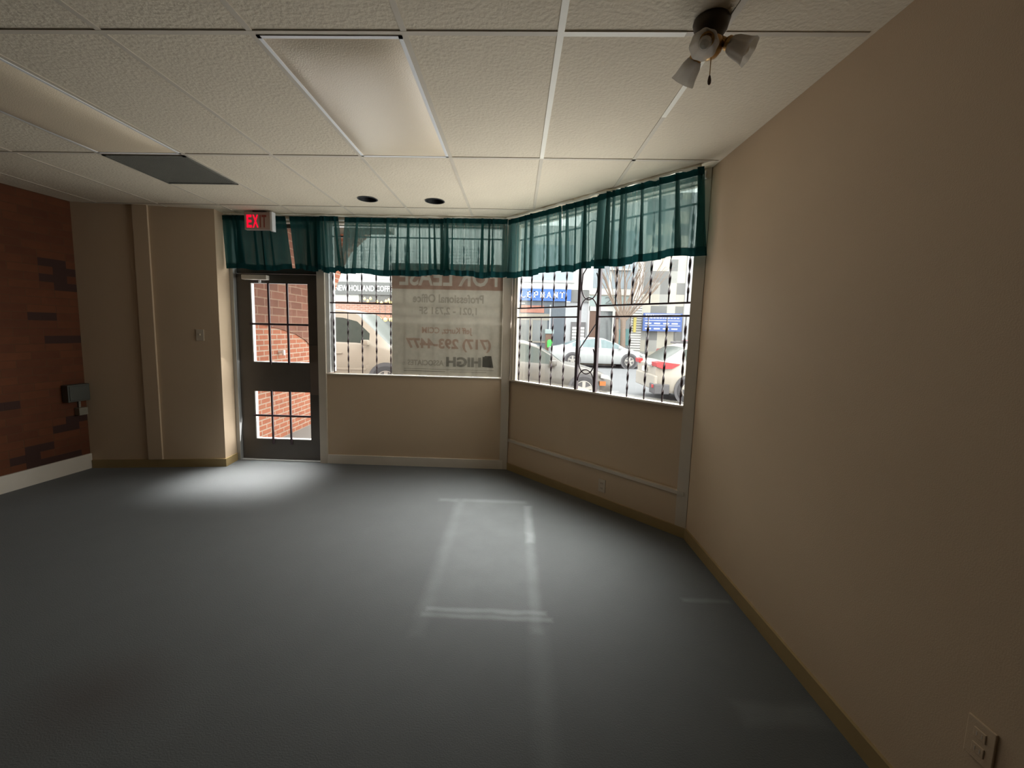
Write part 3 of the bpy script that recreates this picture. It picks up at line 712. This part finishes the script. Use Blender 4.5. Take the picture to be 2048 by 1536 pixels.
# ---- vehicles
def lerp(tab, x):
    if x <= tab[0][0]: return tab[0][1]
    for (a, p), (b, q) in zip(tab, tab[1:]):
        if x <= b:
            f = (x - a) / (b - a); return p + (q - p) * f
    return tab[-1][1]
def car(name, label, cat, org, L, W, belt, top, bottom, plan, roofw, paint, sidewins, front, rear, axles, R, glassm, cant=.06, mirror=None, lamps=(), handles=(), plate=None, cladding=None, group=None):
    """local frame: x from tail 0 to nose L, y=0 is the side nearest the shop, z from the road."""
    r = empty(name, label, cat, org, 0, group)
    xs = sorted(set([L * i / 60 for i in range(61)] + [q for a in sidewins for q in a] + list(front) + list(rear)))
    B = {}
    def bucket(k):
        if k not in B: B[k] = MB()
        return B[k]
    def sec(x):
        hw = W / 2 * lerp(plan, x); bl = lerp(belt, x); tp = max(lerp(top, x), bl + .01); bt = lerp(bottom, x); rw = W / 2 * lerp(roofw, x) * lerp(plan, x)
        if tp - bl < .12: rw = hw * .86
        h = [(hw * .93, bt), (hw, bt + .10), (hw * 1.0, bt + (bl - bt) * .55), (hw * .985, bl - .05), (hw * .955, bl), (hw * .955 + (rw - hw * .955) * max(.3, 1 - cant / max(tp - bl, .02)), bl + (tp - bl) * max(.3, 1 - cant / max(tp - bl, .02))), (rw * .99, tp - .03 * min(1, (tp - bl) / .15)), (rw * .8, tp), (0, tp + .012)]
        ring = [(x, W / 2 - a, b) for a, b in h] + [(x, W / 2 + a, b) for a, b in h[-2::-1]]
        return ring
    S = [sec(x) for x in xs]
    for i in range(len(xs) - 1):
        xm = (xs[i] + xs[i + 1]) / 2
        for j in range(len(S[0]) - 1):
            k = 'body'
            jj = j if j < 8 else 15 - j
            if jj == 4:
                for w, (a, b) in enumerate(sidewins):
                    if a < xm < b: k = ('side_window', w, j > 8)
            if jj in (6, 7):
                if front[0] < xm < front[1]: k = 'windshield'
                if rear[0] < xm < rear[1]: k = 'rear_window'
            bucket(k).face((S[i][j], S[i + 1][j], S[i + 1][j + 1], S[i][j + 1]))
    for s_ in (S[0], S[-1]): bucket('body').face(s_)
    for k, mb in B.items():
        bmesh.ops.remove_doubles(mb.bm, verts=mb.bm.verts, dist=.0005)
        nm = k if isinstance(k, str) else k[0]
        mb.build(nm, paint if nm == 'body' else glassm, r, True)
    for xa in axles:
        for yy, sg in ((.0, -1), (W, 1)):
            MB().lathe([(.001, .0), (R * 1.16, .0), (R * 1.16, .012), (.001, .012)], (xa, yy - sg * .004, R), (0, sg, 0), 28).build('wheel_arch', E_['plastic'], r)
            yo = yy + sg * .014
            w = MB().lathe([(R * .62, -.14), (R * .92, -.14), (R, -.11), (R, -.02), (R * .93, .004), (R * .64, .006), (R * .62, -.02)], (xa, yo, R), (0, sg, 0), 28).build('wheel', E_['tyre'], r, True)
            rm_ = MB().lathe([(R * .64, .004), (R * .60, .008), (R * .56, -.01), (R * .56, -.05)], (xa, yo, R), (0, sg, 0), 28)
            for q in range(5):
                a = q * 2 * PI / 5 + .3; c, s2 = math.cos(a), math.sin(a); hw_ = R * .11
                rm_.face([(xa + c * R * .08 - s2 * hw_, yo + sg * .006, R + s2 * R * .08 + c * hw_), (xa + c * R * .08 + s2 * hw_, yo + sg * .006, R + s2 * R * .08 - c * hw_),
                          (xa + c * R * .58 + s2 * hw_ * 1.1, yo + sg * .002, R + s2 * R * .58 - c * hw_ * 1.1), (xa + c * R * .58 - s2 * hw_ * 1.1, yo + sg * .002, R + s2 * R * .58 + c * hw_ * 1.1)])
            rm_.lathe([(R * .16, .0), (R * .15, .012), (.001, .014)], (xa, yo, R), (0, sg, 0), 16)
            rm_.build('rim', E_['rimm'], w)
            MB().lathe([(R * .57, -.03), (.001, -.03)], (xa, yo, R), (0, sg, 0), 20).build('brake_disc', E_['plastic'], w)
    for nm, pts, mtl in lamps:       # polygons on the near side, a little proud
        MB().prism(pts, 'y', -.012, .05).build(nm, mtl, r)
    if mirror:
        mx, mz = mirror
        MB().box(mx - .08, mx + .09, -.20, -.03, mz, mz + .13, .03).box(mx, mx + .05, -.05, .06, mz, mz + .04).build('door_mirror', paint, r, True)
    for hx, hz in handles: MB().box(hx, hx + .17, -.022, .02, hz, hz + .028, .006).build('door_handle', paint, r)
    return r, sec
paint_grey = mat('grey_metallic', (.125, .113, .10), .35, metal=.2, var=.04, coat=.25)
paint_white = mat('white_car_paint', (.36, .37, .37), .35, var=.02, coat=.25)
paint_pearl = mat('pearl_car_paint', (.37, .335, .29), .35, var=.03, coat=.25)
paint_van = mat('beige_van_paint', (.31, .262, .21), .45, var=.04, coat=.15)
paint_red = mat('red_car_paint', (.36, .10, .09), .3, var=.03, coat=.5)
# grey sedan parked at the near kerb, nose to the right; tail hidden
L = 4.45
car('sedan', 'grey sedan parked at the near kerb, its front half seen through the bay bars', 'car', (2.36 - L, 10.1, ZR), L, 1.76,
    [(0, .86), (.9, .93), (2.3, .93), (3.3, .86), (3.75, .78), (4.2, .66), (4.45, .50)],
    [(0, .90), (.55, 1.0), (1.15, 1.33), (1.7, 1.42), (2.3, 1.41), (2.65, 1.31), (3.0, 1.11), (3.28, .90), (3.75, .83), (4.2, .70), (4.45, .52)],
    [(0, .34), (.3, .22), (4.1, .20), (4.45, .26)], [(0, .82), (.4, .95), (1, 1), (3.6, 1), (4.15, .93), (4.45, .76)], [(0, .75), (1.2, .72), (2.4, .72), (3.2, .84), (4.45, .86)],
    paint_grey, [(.85, 1.25), (1.31, 2.12), (2.2, 2.98)], (2.62, 3.22), (.62, 1.15), (.92, 3.73), .32, E_['carglass'], mirror=(2.98, .86),
    lamps=(('side_marker', [(4.10, .42), (4.24, .42), (4.24, .52), (4.10, .52)], E_['amber']), ('headlight', [(4.12, .60), (4.36, .56), (4.30, .66), (4.12, .70)], E_['lampw'])), handles=((2.0, .80), (1.1, .80)))
# white sedan across the street
L = 4.55
car('sedan', 'white sedan parked across the street in front of the numbered doorway', 'car', (1.72, 20.45, ZR), L, 1.8,
    [(0, .82), (.9, .98), (2.4, .95), (3.2, .92), (3.7, .84), (4.3, .68), (4.55, .52)],
    [(0, .92), (.55, 1.02), (1.35, 1.34), (2.0, 1.43), (2.5, 1.40), (3.1, 1.20), (3.55, .95), (3.9, .87), (4.3, .75), (4.55, .55)],
    [(0, .36), (.3, .22), (4.2, .20), (4.55, .28)], [(0, .82), (.4, .95), (1, 1), (3.7, 1), (4.25, .93), (4.55, .76)], [(0, .75), (1.2, .72), (2.4, .72), (3.3, .84), (4.55, .86)],
    paint_white, [(1.0, 1.42), (1.48, 2.28), (2.35, 3.22)], (2.62, 3.50), (.65, 1.25), (1.02, 3.68), .34, E_['carblue'], mirror=(3.2, .92),
    lamps=(('headlight', [(4.20, .62), (4.46, .58), (4.40, .70), (4.2, .74)], E_['lampw']),), handles=((2.1, .82), (1.3, .84)))
# white hatchback at the near kerb on the right, tail towards us
L = 4.4
r, sec = car('hatchback', 'white hatchback with red tail lights parked at the near kerb beside the right wall', 'car', (3.42, 10.35, ZR), L, 1.84,
    [(0, .86), (.12, .95), (.5, 1.02), (2.6, .98), (3.4, .92), (4.1, .74), (4.4, .55)],
    [(0, .90), (.14, 1.00), (.62, 1.34), (1.0, 1.43), (1.8, 1.47), (2.5, 1.42), (3.3, 1.0), (4.1, .82), (4.4, .58)],
    [(0, .42), (.12, .32), (.3, .24), (4.1, .2), (4.4, .28)], [(0, .84), (.12, .93), (.4, .99), (1, 1), (3.6, 1), (4.1, .93), (4.4, .8)], [(0, .82), (.6, .76), (2.4, .74), (3.3, .84), (4.4, .86)],
    paint_pearl, [(.66, 1.15), (1.22, 2.0), (2.08, 2.95)], (2.55, 3.28), (.16, .66), (.80, 3.45), .335, E_['carglass'], mirror=(2.9, .92), handles=((1.9, .86),))
MB().prism([(-.05, .98), (.10, 1.0), (.52, .95), (.34, .84), (.12, .83), (-.03, .88)], 'y', -.014, .36).build('tail_light', E_['red'], r)
MB().prism([(-.07, .90), (.0, .965), (.02, .87), (-.05, .86)], 'y', .36, .62).build('reverse_light', E_['lampw'], r)
MB().prism([(-.05, .98), (.05, 1.0), (.10, .84), (-.03, .88)], 'y', 1.45, 1.80).build('tail_light', E_['red'], r)
MB().box(-.035, .1, .12, 1.72, .30, .66, .03).build('bumper', paint_pearl, r)
MB().box(-.06, .30, -.012, .40, .22, .46, .02).build('lower_bumper', E_['plastic'], r)
MB().box(-.075, -.05, .07, .20, .36, .44, .01).build('reflector', E_['red'], r)
MB().box(-.055, -.02, .78, 1.10, .70, .82).build('license_plate', E_['letter'], r)
MB().box(.35, 1.75, .25, .29, 1.44, 1.49, .01).build('roof_rail', E_['plastic'], r)
# beige van at the left
L = 5.4
r, sec = car('van', 'beige van with a sloping windscreen parked outside the left window', 'van', (-2.35 - L, 10.2, ZR), L, 2.0,
    [(0, 1.26), (3.0, 1.29), (4.0, 1.27), (4.5, 1.20), (5.1, 1.05), (5.4, .8)],
    [(0, 1.95), (.2, 2.06), (2.8, 2.09), (3.6, 2.06), (3.95, 1.98), (4.30, 1.66), (4.75, 1.24), (5.1, 1.10), (5.4, .84)],
    [(0, .40), (.3, .32), (5.1, .30), (5.4, .38)], [(0, .95), (.4, 1), (4.6, 1), (5.1, .95), (5.4, .82)], [(0, .86), (3.6, .84), (4.6, .86), (5.4, .88)],
    paint_van, [(.5, 1.7), (1.85, 3.25), (3.42, 4.26)], (3.93, 4.74), (0, .1), (.95, 4.68), .38, E_['carglass'], cant=.20, mirror=(4.22, 1.22), handles=((3.45, 1.0),))
MB().box(.3, 3.3, -.012, .02, .62, .66, .004).box(3.4, 4.2, -.012, .02, .62, .66, .004).build('side_moulding', paint_van, r)
MB().box(.4, 3.4, .18, .22, 2.08, 2.13, .01).build('roof_rail', paint_white, r)
# red car farther up the street: roof shows behind the hatchback
L = 4.5
car('sedan', 'red car across the street, only its roof visible above the white hatchback', 'car', (7.15, 20.5, ZR), L, 1.8,
    [(0, .86), (.9, .96), (3.2, .92), (4.2, .70), (4.5, .5)], [(0, .95), (.5, 1.05), (1.2, 1.38), (1.9, 1.46), (2.5, 1.42), (3.4, .96), (4.2, .78), (4.5, .54)],
    [(0, .34), (.3, .22), (4.2, .2), (4.5, .28)], [(0, .82), (.4, .95), (1, 1), (3.7, 1), (4.5, .76)], [(0, .75), (1.2, .74), (2.4, .74), (4.5, .86)],
    paint_red, [(.9, 1.3), (1.36, 2.2), (2.28, 3.1)], (2.6, 3.3), (.6, 1.15), (.95, 3.6), .33, E_['carglass'], mirror=(3.1, .92))

# ---- far side of the street
YF = 24.0
def bld(name, label, x0): return empty(name, label, 'building', (x0, YF, ZS))
def bp(root, name, m, *boxes):
    mb = MB()
    for b in boxes: mb.box(*b)
    return loc(mb.build(name, m, root), root)
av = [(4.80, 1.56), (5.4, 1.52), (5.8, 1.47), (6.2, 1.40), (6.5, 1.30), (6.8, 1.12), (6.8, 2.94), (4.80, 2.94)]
loc(MB().prism(av, 'x', -3.2, -3.185).build('arch_band_painted_shade', brick('arch_brick_painted_shade', (.23, .095, .06), (.17, .07, .045), (.30, .19, .13), 'yz', bw=.32, bh=.105, ms=.008), pw), pw)  # larger arch bricks, with the soffit's shade put into their darker colours
c = bld('cafe_building', 'white fronted coffee shop across the street with a grey sign band', -8)
bp(c, 'wall', E_['white'], (-18, -1.6, YF, YF + 6, 3.0, 7.5), (-18, -10.25, YF, YF + 6, ZS, 3.0), (-2.4, -1.6, YF, YF + 6, ZS, 3.0))
bp(c, 'clapboard', E_['white'], *[(-11.5, -1.7, YF - .03, YF + .01, 4.02 + i * .17, 4.15 + i * .17) for i in range(12)])
bp(c, 'brick_base', brick_far, (-10.25, -2.4, YF + .05, YF + 6, 2.0, 2.92), (-10.25, -2.4, YF + .05, YF + 6, ZS, 1.0))
bp(c, 'shop_window', E_['glz'], (-10.2, -2.4, YF + .1, YF + .4, 1.0, 2.0))
bp(c, 'upper_window', E_['greyglass'], (-8.65, -2.4, YF - .04, YF + .4, 2.92, 3.32))
bp(c, 'pilaster', E_['white'], (-10.35, -8.7, YF - .06, YF + .3, 2.92, 3.32))
sb = bp(c, 'sign_band', E_['band'], (-10.6, -2.0, YF - .18, YF, 3.32, 3.98))
loc(MB().text('NEW HOLLAND COFFEE', -9.97, -6.66, .31, 3.51, YF - .19, .02).build('lettering', E_['letter'], sb, fixn=False), c)
sl = empty('string_lights', 'string of warm light bulbs under the coffee shop sign', 'string lights', (-7.5, YF - .5, 3.0))
pos = [(-8.22, 3.06), (-8.05, 2.95), (-7.9, 3.08), (-7.55, 2.93), (-7.30, 2.87), (-7.05, 2.96), (-6.9, 3.02), (-6.80, 2.90), (-6.55, 2.86)]
loc(MB().tube([(x, YF - .5, z + .09) for x, z in pos], .012, 6).build('cable', E_['plastic'], sl), sl)
for x, z in pos: loc(MB().lathe([(.001, -.075), (.05, -.05), (.07, 0), (.045, .06), (.02, .09)], (x, YF - .5, z), (0, 0, 1), 12).build('bulb', E_['warm'], sl, True), sl)
for i, x in enumerate((-7.45, -7.15, -6.84)):
    p = empty('pendant_lamp', ('warm pendant lamp at the coffee shop, leftmost of a row of three', 'warm pendant lamp at the coffee shop, middle of a row of three', 'warm pendant lamp at the coffee shop, rightmost of a row of three')[i], 'lamp', (x, YF - .3, 2.0), 0, 'pendant lamps at the coffee shop')
    loc(MB().lathe([(.001, -.12), (.09, -.08), (.12, 0), (.08, .09), (.02, .12)], (x, YF - .3, 1.98), (0, 0, 1), 14).build('globe', E_['warm'], p, True), p)
    loc(MB().tube([(x, YF - .3, 2.09), (x, YF - .3, 3.32)], .012, 6).build('cord', E_['plastic'], p), p)
e = bld('shop_building', 'shop across the street with a blue ELEPHANT sign over a dark slate front', 1.2)
bp(e, 'wall', E_['white'], (-1.6, 3.95, YF, YF + 6, 3.84, 7.2))
bp(e, 'upper_window', E_['bluegl'], (.0, 3.05, YF - .02, YF + .2, 4.32, 6.2))
bp(e, 'sill', E_['white'], (-.1, 3.15, YF - .10, YF + .1, 4.20, 4.30))
sg = bp(e, 'sign_board', E_['blue'], (-.75, 2.97, YF - .16, YF, 3.2, 3.84))
lt = MB()
def serif_word(mb, word, x, z, h, w, gap, y):
    st, th, sf = w * .24, h * .13, w * .10
    def bar(a, b, c_, d_): mb.box(a, b, y - .02, y, c_, d_)
    def stem(a): bar(a, a + st, z, z + h); bar(a - sf, a + st + sf, z, z + th * .7); bar(a - sf, a + st + sf, z + h - th * .7, z + h)
    for ch in word:
        if ch in 'LEPHNT':
            if ch == 'T': stem(x + w / 2 - st / 2); bar(x, x + w, z + h - th, z + h); bar(x, x + th * .5, z + h * .72, z + h); bar(x + w - th * .5, x + w, z + h * .72, z + h)
            else: stem(x + sf)
        if ch == 'L': bar(x, x + w, z, z + th); bar(x + w - th * .6, x + w, z, z + h * .3)
        if ch == 'E':
            bar(x, x + w, z, z + th); bar(x, x + w, z + h - th, z + h); bar(x, x + w * .7, z + h * .45, z + h * .57); bar(x + w - th * .6, x + w, z, z + h * .28); bar(x + w - th * .6, x + w, z + h * .74, z + h)
        if ch == 'P':
            bar(x, x + w * .8, z + h - th, z + h); bar(x, x + w * .8, z + h * .38, z + h * .38 + th); bar(x + w * .72, x + w * .72 + st * .9, z + h * .42, z + h * .96)
        if ch == 'H': stem(x + w - sf - st); bar(x, x + w, z + h * .45, z + h * .57)
        if ch == 'N':
            stem(x + w - sf - st * .8)
            mb.prism([(x + sf, z + h), (x + sf + st, z + h), (x + w - sf, z), (x + w - sf - st, z)], 'y', y - .02, y)
        if ch == 'A':
            mb.prism([(x, z), (x + st * .7, z), (x + w * .55, z + h), (x + w * .42, z + h)], 'y', y - .02, y)
            mb.prism([(x + w - st * 1.1, z), (x + w, z), (x + w * .60, z + h), (x + w * .40, z + h)], 'y', y - .02, y)
            bar(x + w * .2, x + w * .8, z + h * .28, z + h * .38); bar(x - sf, x + st, z, z + th * .7); bar(x + w - st * 1.2, x + w + sf, z, z + th * .7)
        x += w + gap
serif_word(lt, 'ELEPHANT', -.135, 3.345, .35, .27, .085, YF - .161)
loc(lt.build('lettering', E_['letter'], sg), e)
bp(e, 'fascia', E_['band'], (2.97, 3.95, YF - .1, YF + .1, 3.17, 3.82))
bp(e, 'shop_front', E_['dark'], (-1.6, 2.72, YF, YF + .6, ZS, 3.2))
for a in ((-.3, .75, 1.0, 2.15), (.95, 1.75, 1.0, 2.15)): bp(e, 'shop_window', E_['glz'], (a[0], a[1], YF - .03, YF + .1, a[2], a[3]))
bp(e, 'window_frame', E_['beige'], (-.4, 1.85, YF - .04, YF + .05, 2.15, 2.5), (.75, .95, YF - .04, YF + .05, .5, 2.15), (-.4, 1.85, YF - .04, YF + .05, .92, 1.0))
bp(e, 'poster', E_['redp'], (.25, 1.55, YF - .04, YF, 2.55, 2.95))
bp(e, 'frame', E_['pale'], (1.85, 1.93, YF - .05, YF + .02, 1.0, 3.0), (-.3, .5, YF - .04, YF, 3.02, 3.08))
bp(e, 'side_panel', E_['pale'], (2.72, 3.95, YF, YF + .6, ZS, 3.17))
bp(e, 'menu_frame', E_['plastic'], (3.05, 3.85, YF - .06, YF, .9, 2.1))
bp(e, 'menu_sheet', E_['white'], *[(3.12, 3.78, YF - .08, YF - .02, 1.02 + i * .17, 1.15 + i * .17) for i in range(5)])
n_ = bld('street_office_building', 'white office building across the street with the number 27 over its glass doors', 5.3)
bp(n_, 'wall', E_['white'], (3.95, 6.86, YF, YF + 6, 3.56, 8.5), (6.24, 6.86, YF + .04, YF + 6, ZS, 3.56))
bp(n_, 'upper_window', E_['bluegl'], (4.15, 5.0, YF - .02, YF + .2, 3.95, 7.0), (5.15, 6.5, YF - .02, YF + .2, 3.95, 7.0))
bp(n_, 'light_box', E_['white'], (5.0, 6.1, YF - .25, YF, 4.9, 4.98), (5.0, 5.08, YF - .25, YF, 4.98, 5.2))
npn = bp(n_, 'number_panel', E_['numpanel'], (3.99, 6.24, YF - .1, YF + .3, 2.98, 3.54))
loc(MB().text('27', 4.82, 5.62, .38, 3.12, YF - .11, .0).build('lettering', E_['num'], npn, fixn=False), n_)
bp(n_, 'lintel', E_['beige'], (3.99, 6.24, YF - .12, YF, 3.54, 3.60))
bp(n_, 'transom', E_['white'], (3.99, 6.24, YF - .08, YF + .3, 2.72, 2.98), (5.28, 5.42, YF - .08, YF + .3, ZS, 2.72), (3.95, 4.03, YF - .08, YF + .3, ZS, 3.56))
bp(n_, 'door_panel', E_['brown'], (4.03, 4.52, YF - .04, YF + .3, ZS, 2.72), (5.45, 5.62, YF - .04, YF + .3, ZS, 2.72))
bp(n_, 'glass_door', E_['glz'], (4.52, 5.28, YF - .02, YF + .3, ZS, 2.72), (5.62, 6.24, YF - .02, YF + .3, ZS, 2.72))
bp(n_, 'poster', E_['teal'], (5.62, 6.0, YF - .06, YF, .85, 1.75), (6.04, 6.22, YF - .06, YF, .9, 1.8))
bp(n_, 'louvre', E_['white'], *[(6.24, 6.86, YF - .07, YF + .05, .1 + i * .135, .19 + i * .135) for i in range(25)])
y_ = bp(n_, 'yellow_sign', E_['yellow'], (6.42, 6.56, YF - .16, YF - .06, 1.62, 2.46))
def panels():
    m, t, out = nt('checker_cladding')
    b = N(t, 'ShaderNodeBsdfPrincipled'); b.inputs['Roughness'].default_value = .7
    s = N(t, 'ShaderNodeSeparateXYZ'); t.links.new(coords(t), s.inputs[0])
    def Mt(op, a, k):
        q = N(t, 'ShaderNodeMath', operation=op); t.links.new(a, q.inputs[0]); q.inputs[1].default_value = k; return q.outputs[0]
    cc = N(t, 'ShaderNodeCombineXYZ')
    t.links.new(Mt('FLOOR', Mt('DIVIDE', s.outputs[0], .44), 0), cc.inputs[0]); t.links.new(Mt('FLOOR', Mt('DIVIDE', s.outputs[2], .62), 0), cc.inputs[1])
    w = N(t, 'ShaderNodeTexWhiteNoise'); t.links.new(cc.outputs[0], w.inputs['Vector'])
    r = N(t, 'ShaderNodeValToRGB'); r.color_ramp.interpolation = 'CONSTANT'
    el = r.color_ramp.elements; el[0].position = 0; el[0].color = (.15, .15, .147, 1); el[1].position = .34; el[1].color = (.36, .34, .29, 1)
    for p, q in ((.55, (.27, .27, .255, 1)), (.74, (.40, .38, .325, 1))):
        k = el.new(p); k.color = q
    t.links.new(w.outputs['Value'], r.inputs[0]); t.links.new(r.outputs[0], b.inputs['Base Color']); t.links.new(b.outputs[0], out.inputs[0])
    return m
k_ = bld('street_panelled_building', 'building clad in grey and cream rectangular panels behind the blue board', 8.2)
bp(k_, 'wall', panels(), (6.86, 9.35, YF - .02, YF + 6, ZS, 9))
bp(k_, 'corner_column', E_['pale'], (9.1, 9.4, YF - .06, YF + .2, ZS, 9))
w_ = bld('plain_building', 'plain white building at the far right, beside the panelled one', 14)
bp(w_, 'wall', E_['white'], (9.4, 26, YF + 1.0, YF + 6, ZS, 6.5))
bp(w_, 'base_panel', E_['beige'], (9.4, 12, YF + .95, YF + 1.05, .6, 2.2))
bs = empty('info_board', 'blue board with rows of white print on two posts before the panelled building', 'sign board', (7.88, YF - .4, ZS))
bs1 = loc(MB().box(6.83, 8.90, YF - .45, YF - .38, 1.70, 2.66, .01).build('board', E_['navy'], bs), bs)
loc(MB().box(7.05, 7.13, YF - .38, YF - .32, ZS, 2.6).build('post', E_['band'], bs), bs)
loc(MB().box(8.6, 8.68, YF - .38, YF - .32, ZS, 2.6).build('post', E_['band'], bs), bs)
pr_ = MB(); rr = random.Random(4)
for z, h in ((2.50, .06), (2.38, .05), ):
    x = 6.95
    while x < 8.7:
        wd = rr.uniform(.06, .13); pr_.box(x, x + wd, YF - .462, YF - .45, z, z + h); x += wd + .05
for z in (2.26, 1.99, 2.585): pr_.box(6.92, 8.80, YF - .462, YF - .45, z, z + .025)
for z in (2.08, 1.80):
    for x in (6.95, 7.42, 7.9, 8.35): pr_.box(x, x + .32, YF - .462, YF - .45, z, z + .07)
loc(pr_.build('print', E_['letter'], bs1), bs)
# bare street tree
tr = empty('street_tree', 'bare street tree with fanned branches beyond the white sedan', 'tree', (5.62, 22.85, ZS))
rt = random.Random(11)
tm = MB(); bmq = MB()
def limb(mb, p, dv, ln, r0, depth):
    n = 5; path = [p.copy()]; q = p.copy(); dd = dv.copy()
    for i in range(n):
        dd = (dd + Vector((rt.uniform(-.07, .07), rt.uniform(-.03, .03), .03))).normalized(); q = q + dd * ln / n; path.append(q.copy())
    mb.tube(path, [r0 * (1 - .55 * i / n) for i in range(n + 1)], 6)
    if depth > 0:
        for k in range(3 if depth > 1 else 2):
            f = rt.choice((2, 3, 4, 5)); nd = (dd + Vector((rt.uniform(-.42, .42), rt.uniform(-.10, .08), rt.uniform(-.05, .35)))).normalized()
            limb(bmq, path[f], nd, ln * rt.uniform(.6, .85), r0 * .5, depth - 1)
b0 = Vector((5.62, 22.85, ZS))
tm.tube([b0, b0 + Vector((.02, 0, .9)), b0 + Vector((.0, 0, 1.7)), b0 + Vector((-.02, 0, 2.3))], [.17, .145, .135, .14], 12)
loc(tm.build('trunk', E_['bark'], tr, True), tr)
tm = MB(); s0 = b0 + Vector((-.33, -.15, 0))
tm.tube([s0, s0 + Vector((.01, 0, .9)), s0 + Vector((.03, 0, 1.5)), s0 + Vector((-.05, 0, 2.3))], [.09, .075, .065, .06], 10)
loc(tm.build('trunk', E_['bark'], tr, True), tr)
for i in range(13):
    a = -.62 + 1.42 * i / 12
    limb(bmq, b0 + Vector((-.08 + .012 * i, 0, 2.2)), Vector((math.sin(a) * .95, rt.uniform(-.08, .06), math.cos(a))).normalized(), rt.uniform(1.9, 2.6), .05, 2)
loc(bmq.build('branches', E_['bark'], tr, True), tr)
# parking pay station
ks = empty('parking_meter_kiosk', 'parking pay station with a bright green tag on the far sidewalk', 'parking kiosk', (1.80, 22.85, ZS))
loc(MB().box(1.60, 1.98, 22.75, 23.0, ZS, 1.42, .02).build('cabinet', E_['brown'], ks), ks)
loc(MB().box(1.56, 2.02, 22.70, 23.05, 1.42, 1.66, .03).build('head', E_['numpanel'], ks), ks)
loc(MB().prism([(1.70, .72), (1.96, .72), (1.97, 1.05), (1.90, 1.12), (1.76, 1.12), (1.69, 1.05)], 'y', 22.70, 22.745).build('green_tag', mat('green_tag', (.06, .62, .08), .6), ks), ks)

# ------------------------------------------------------------------ light
wd = bpy.data.worlds.new('overcast_sky'); SC.world = wd; wd.use_nodes = True
t = wd.node_tree; t.nodes.clear()
wo = N(t, 'ShaderNodeOutputWorld'); bg = N(t, 'ShaderNodeBackground')
bg.inputs['Color'].default_value = (1.0, .99, .97, 1); bg.inputs['Strength'].default_value = 5.8
t.links.new(bg.outputs[0], wo.inputs[0])
def portal(name, org, rz, sx, sz, energy=0):
    l = bpy.data.lights.new(name, 'AREA'); l.shape = 'RECTANGLE'; l.size = sx; l.size_y = sz
    o = bpy.data.objects.new(name, l); COL.objects.link(o); o.location = org; o.rotation_euler = (-PI / 2, 0, rz)
    l.energy = energy
    l.cycles.is_portal = True
    return o
qb = P0 + U * (SL / 2) - NRM * .16
spots_ = [((-1.09, 4.80, 1.8), 0, 1.95, 1.65), ((-2.6, 4.80, 1.3), 0, .95, 2.6), ((qb.x, qb.y, 1.8), math.atan2(U.y, U.x), SL, 1.65)]
for i, (p, rz, sx, sz) in enumerate(spots_):
    portal('portal', p, rz, sx, sz)
    # added unseen area lights boost each opening's daylight: sky downward, street upward
    q = (p[0], p[1], 1.8 if i != 1 else 1.1); h = 1.7 if i != 1 else 1.8
    for nm, tilt, spread, en in (('added_sky_fill', (-54, -80, -62)[i], (60, 42, 52)[i], (8, 30, 37)[i]), ('added_street_fill', (34, 10, 34)[i], (140, 175, 140)[i], (13, 13, 29)[i])):
        o = portal(nm, q, rz, sx, h, en); o.data.cycles.is_portal = False; o.data.spread = math.radians(spread)
        o.rotation_euler = (-PI / 2 - math.radians(tilt), 0, rz)
# ------------------------------------------------------------------ camera
cam = bpy.data.cameras.new('camera'); co = bpy.data.objects.new('camera', cam); COL.objects.link(co); SC.camera = co
f_px, cx_, cy_ = 862.48, 1001.57, 757.27
cam.sensor_width = 36; cam.sensor_fit = 'HORIZONTAL'; cam.lens = f_px / 2048 * 36
cam.shift_x = (1024 - cx_) / 2048; cam.shift_y = (cy_ - 768) / 2048
cam.clip_start = .02; cam.clip_end = 300
yaw, pitch, roll = math.radians(-1.753), math.radians(6.328), math.radians(-1.41)
fw = Vector((math.sin(yaw) * math.cos(pitch), math.cos(yaw) * math.cos(pitch), -math.sin(pitch)))
rg = Vector((math.cos(yaw), -math.sin(yaw), 0)); dn = fw.cross(rg)
r2 = math.cos(roll) * rg + math.sin(roll) * dn; d2 = -math.sin(roll) * rg + math.cos(roll) * dn
co.matrix_world = Matrix(((r2.x, -d2.x, -fw.x, 0), (r2.y, -d2.y, -fw.y, 0), (r2.z, -d2.z, -fw.z, 1.52), (0, 0, 0, 1)))
vs = SC.view_settings; vs.view_transform = 'Standard'; vs.look = 'None'; vs.gamma = 1; vs.use_curve_mapping = False; vs.exposure = 0.0
SC.display_settings.display_device = 'sRGB'
SC.cycles.max_bounces = 12; SC.cycles.diffuse_bounces = 6; SC.cycles.transparent_max_bounces = 24
SC.cycles.caustics_reflective = False; SC.cycles.caustics_refractive = False
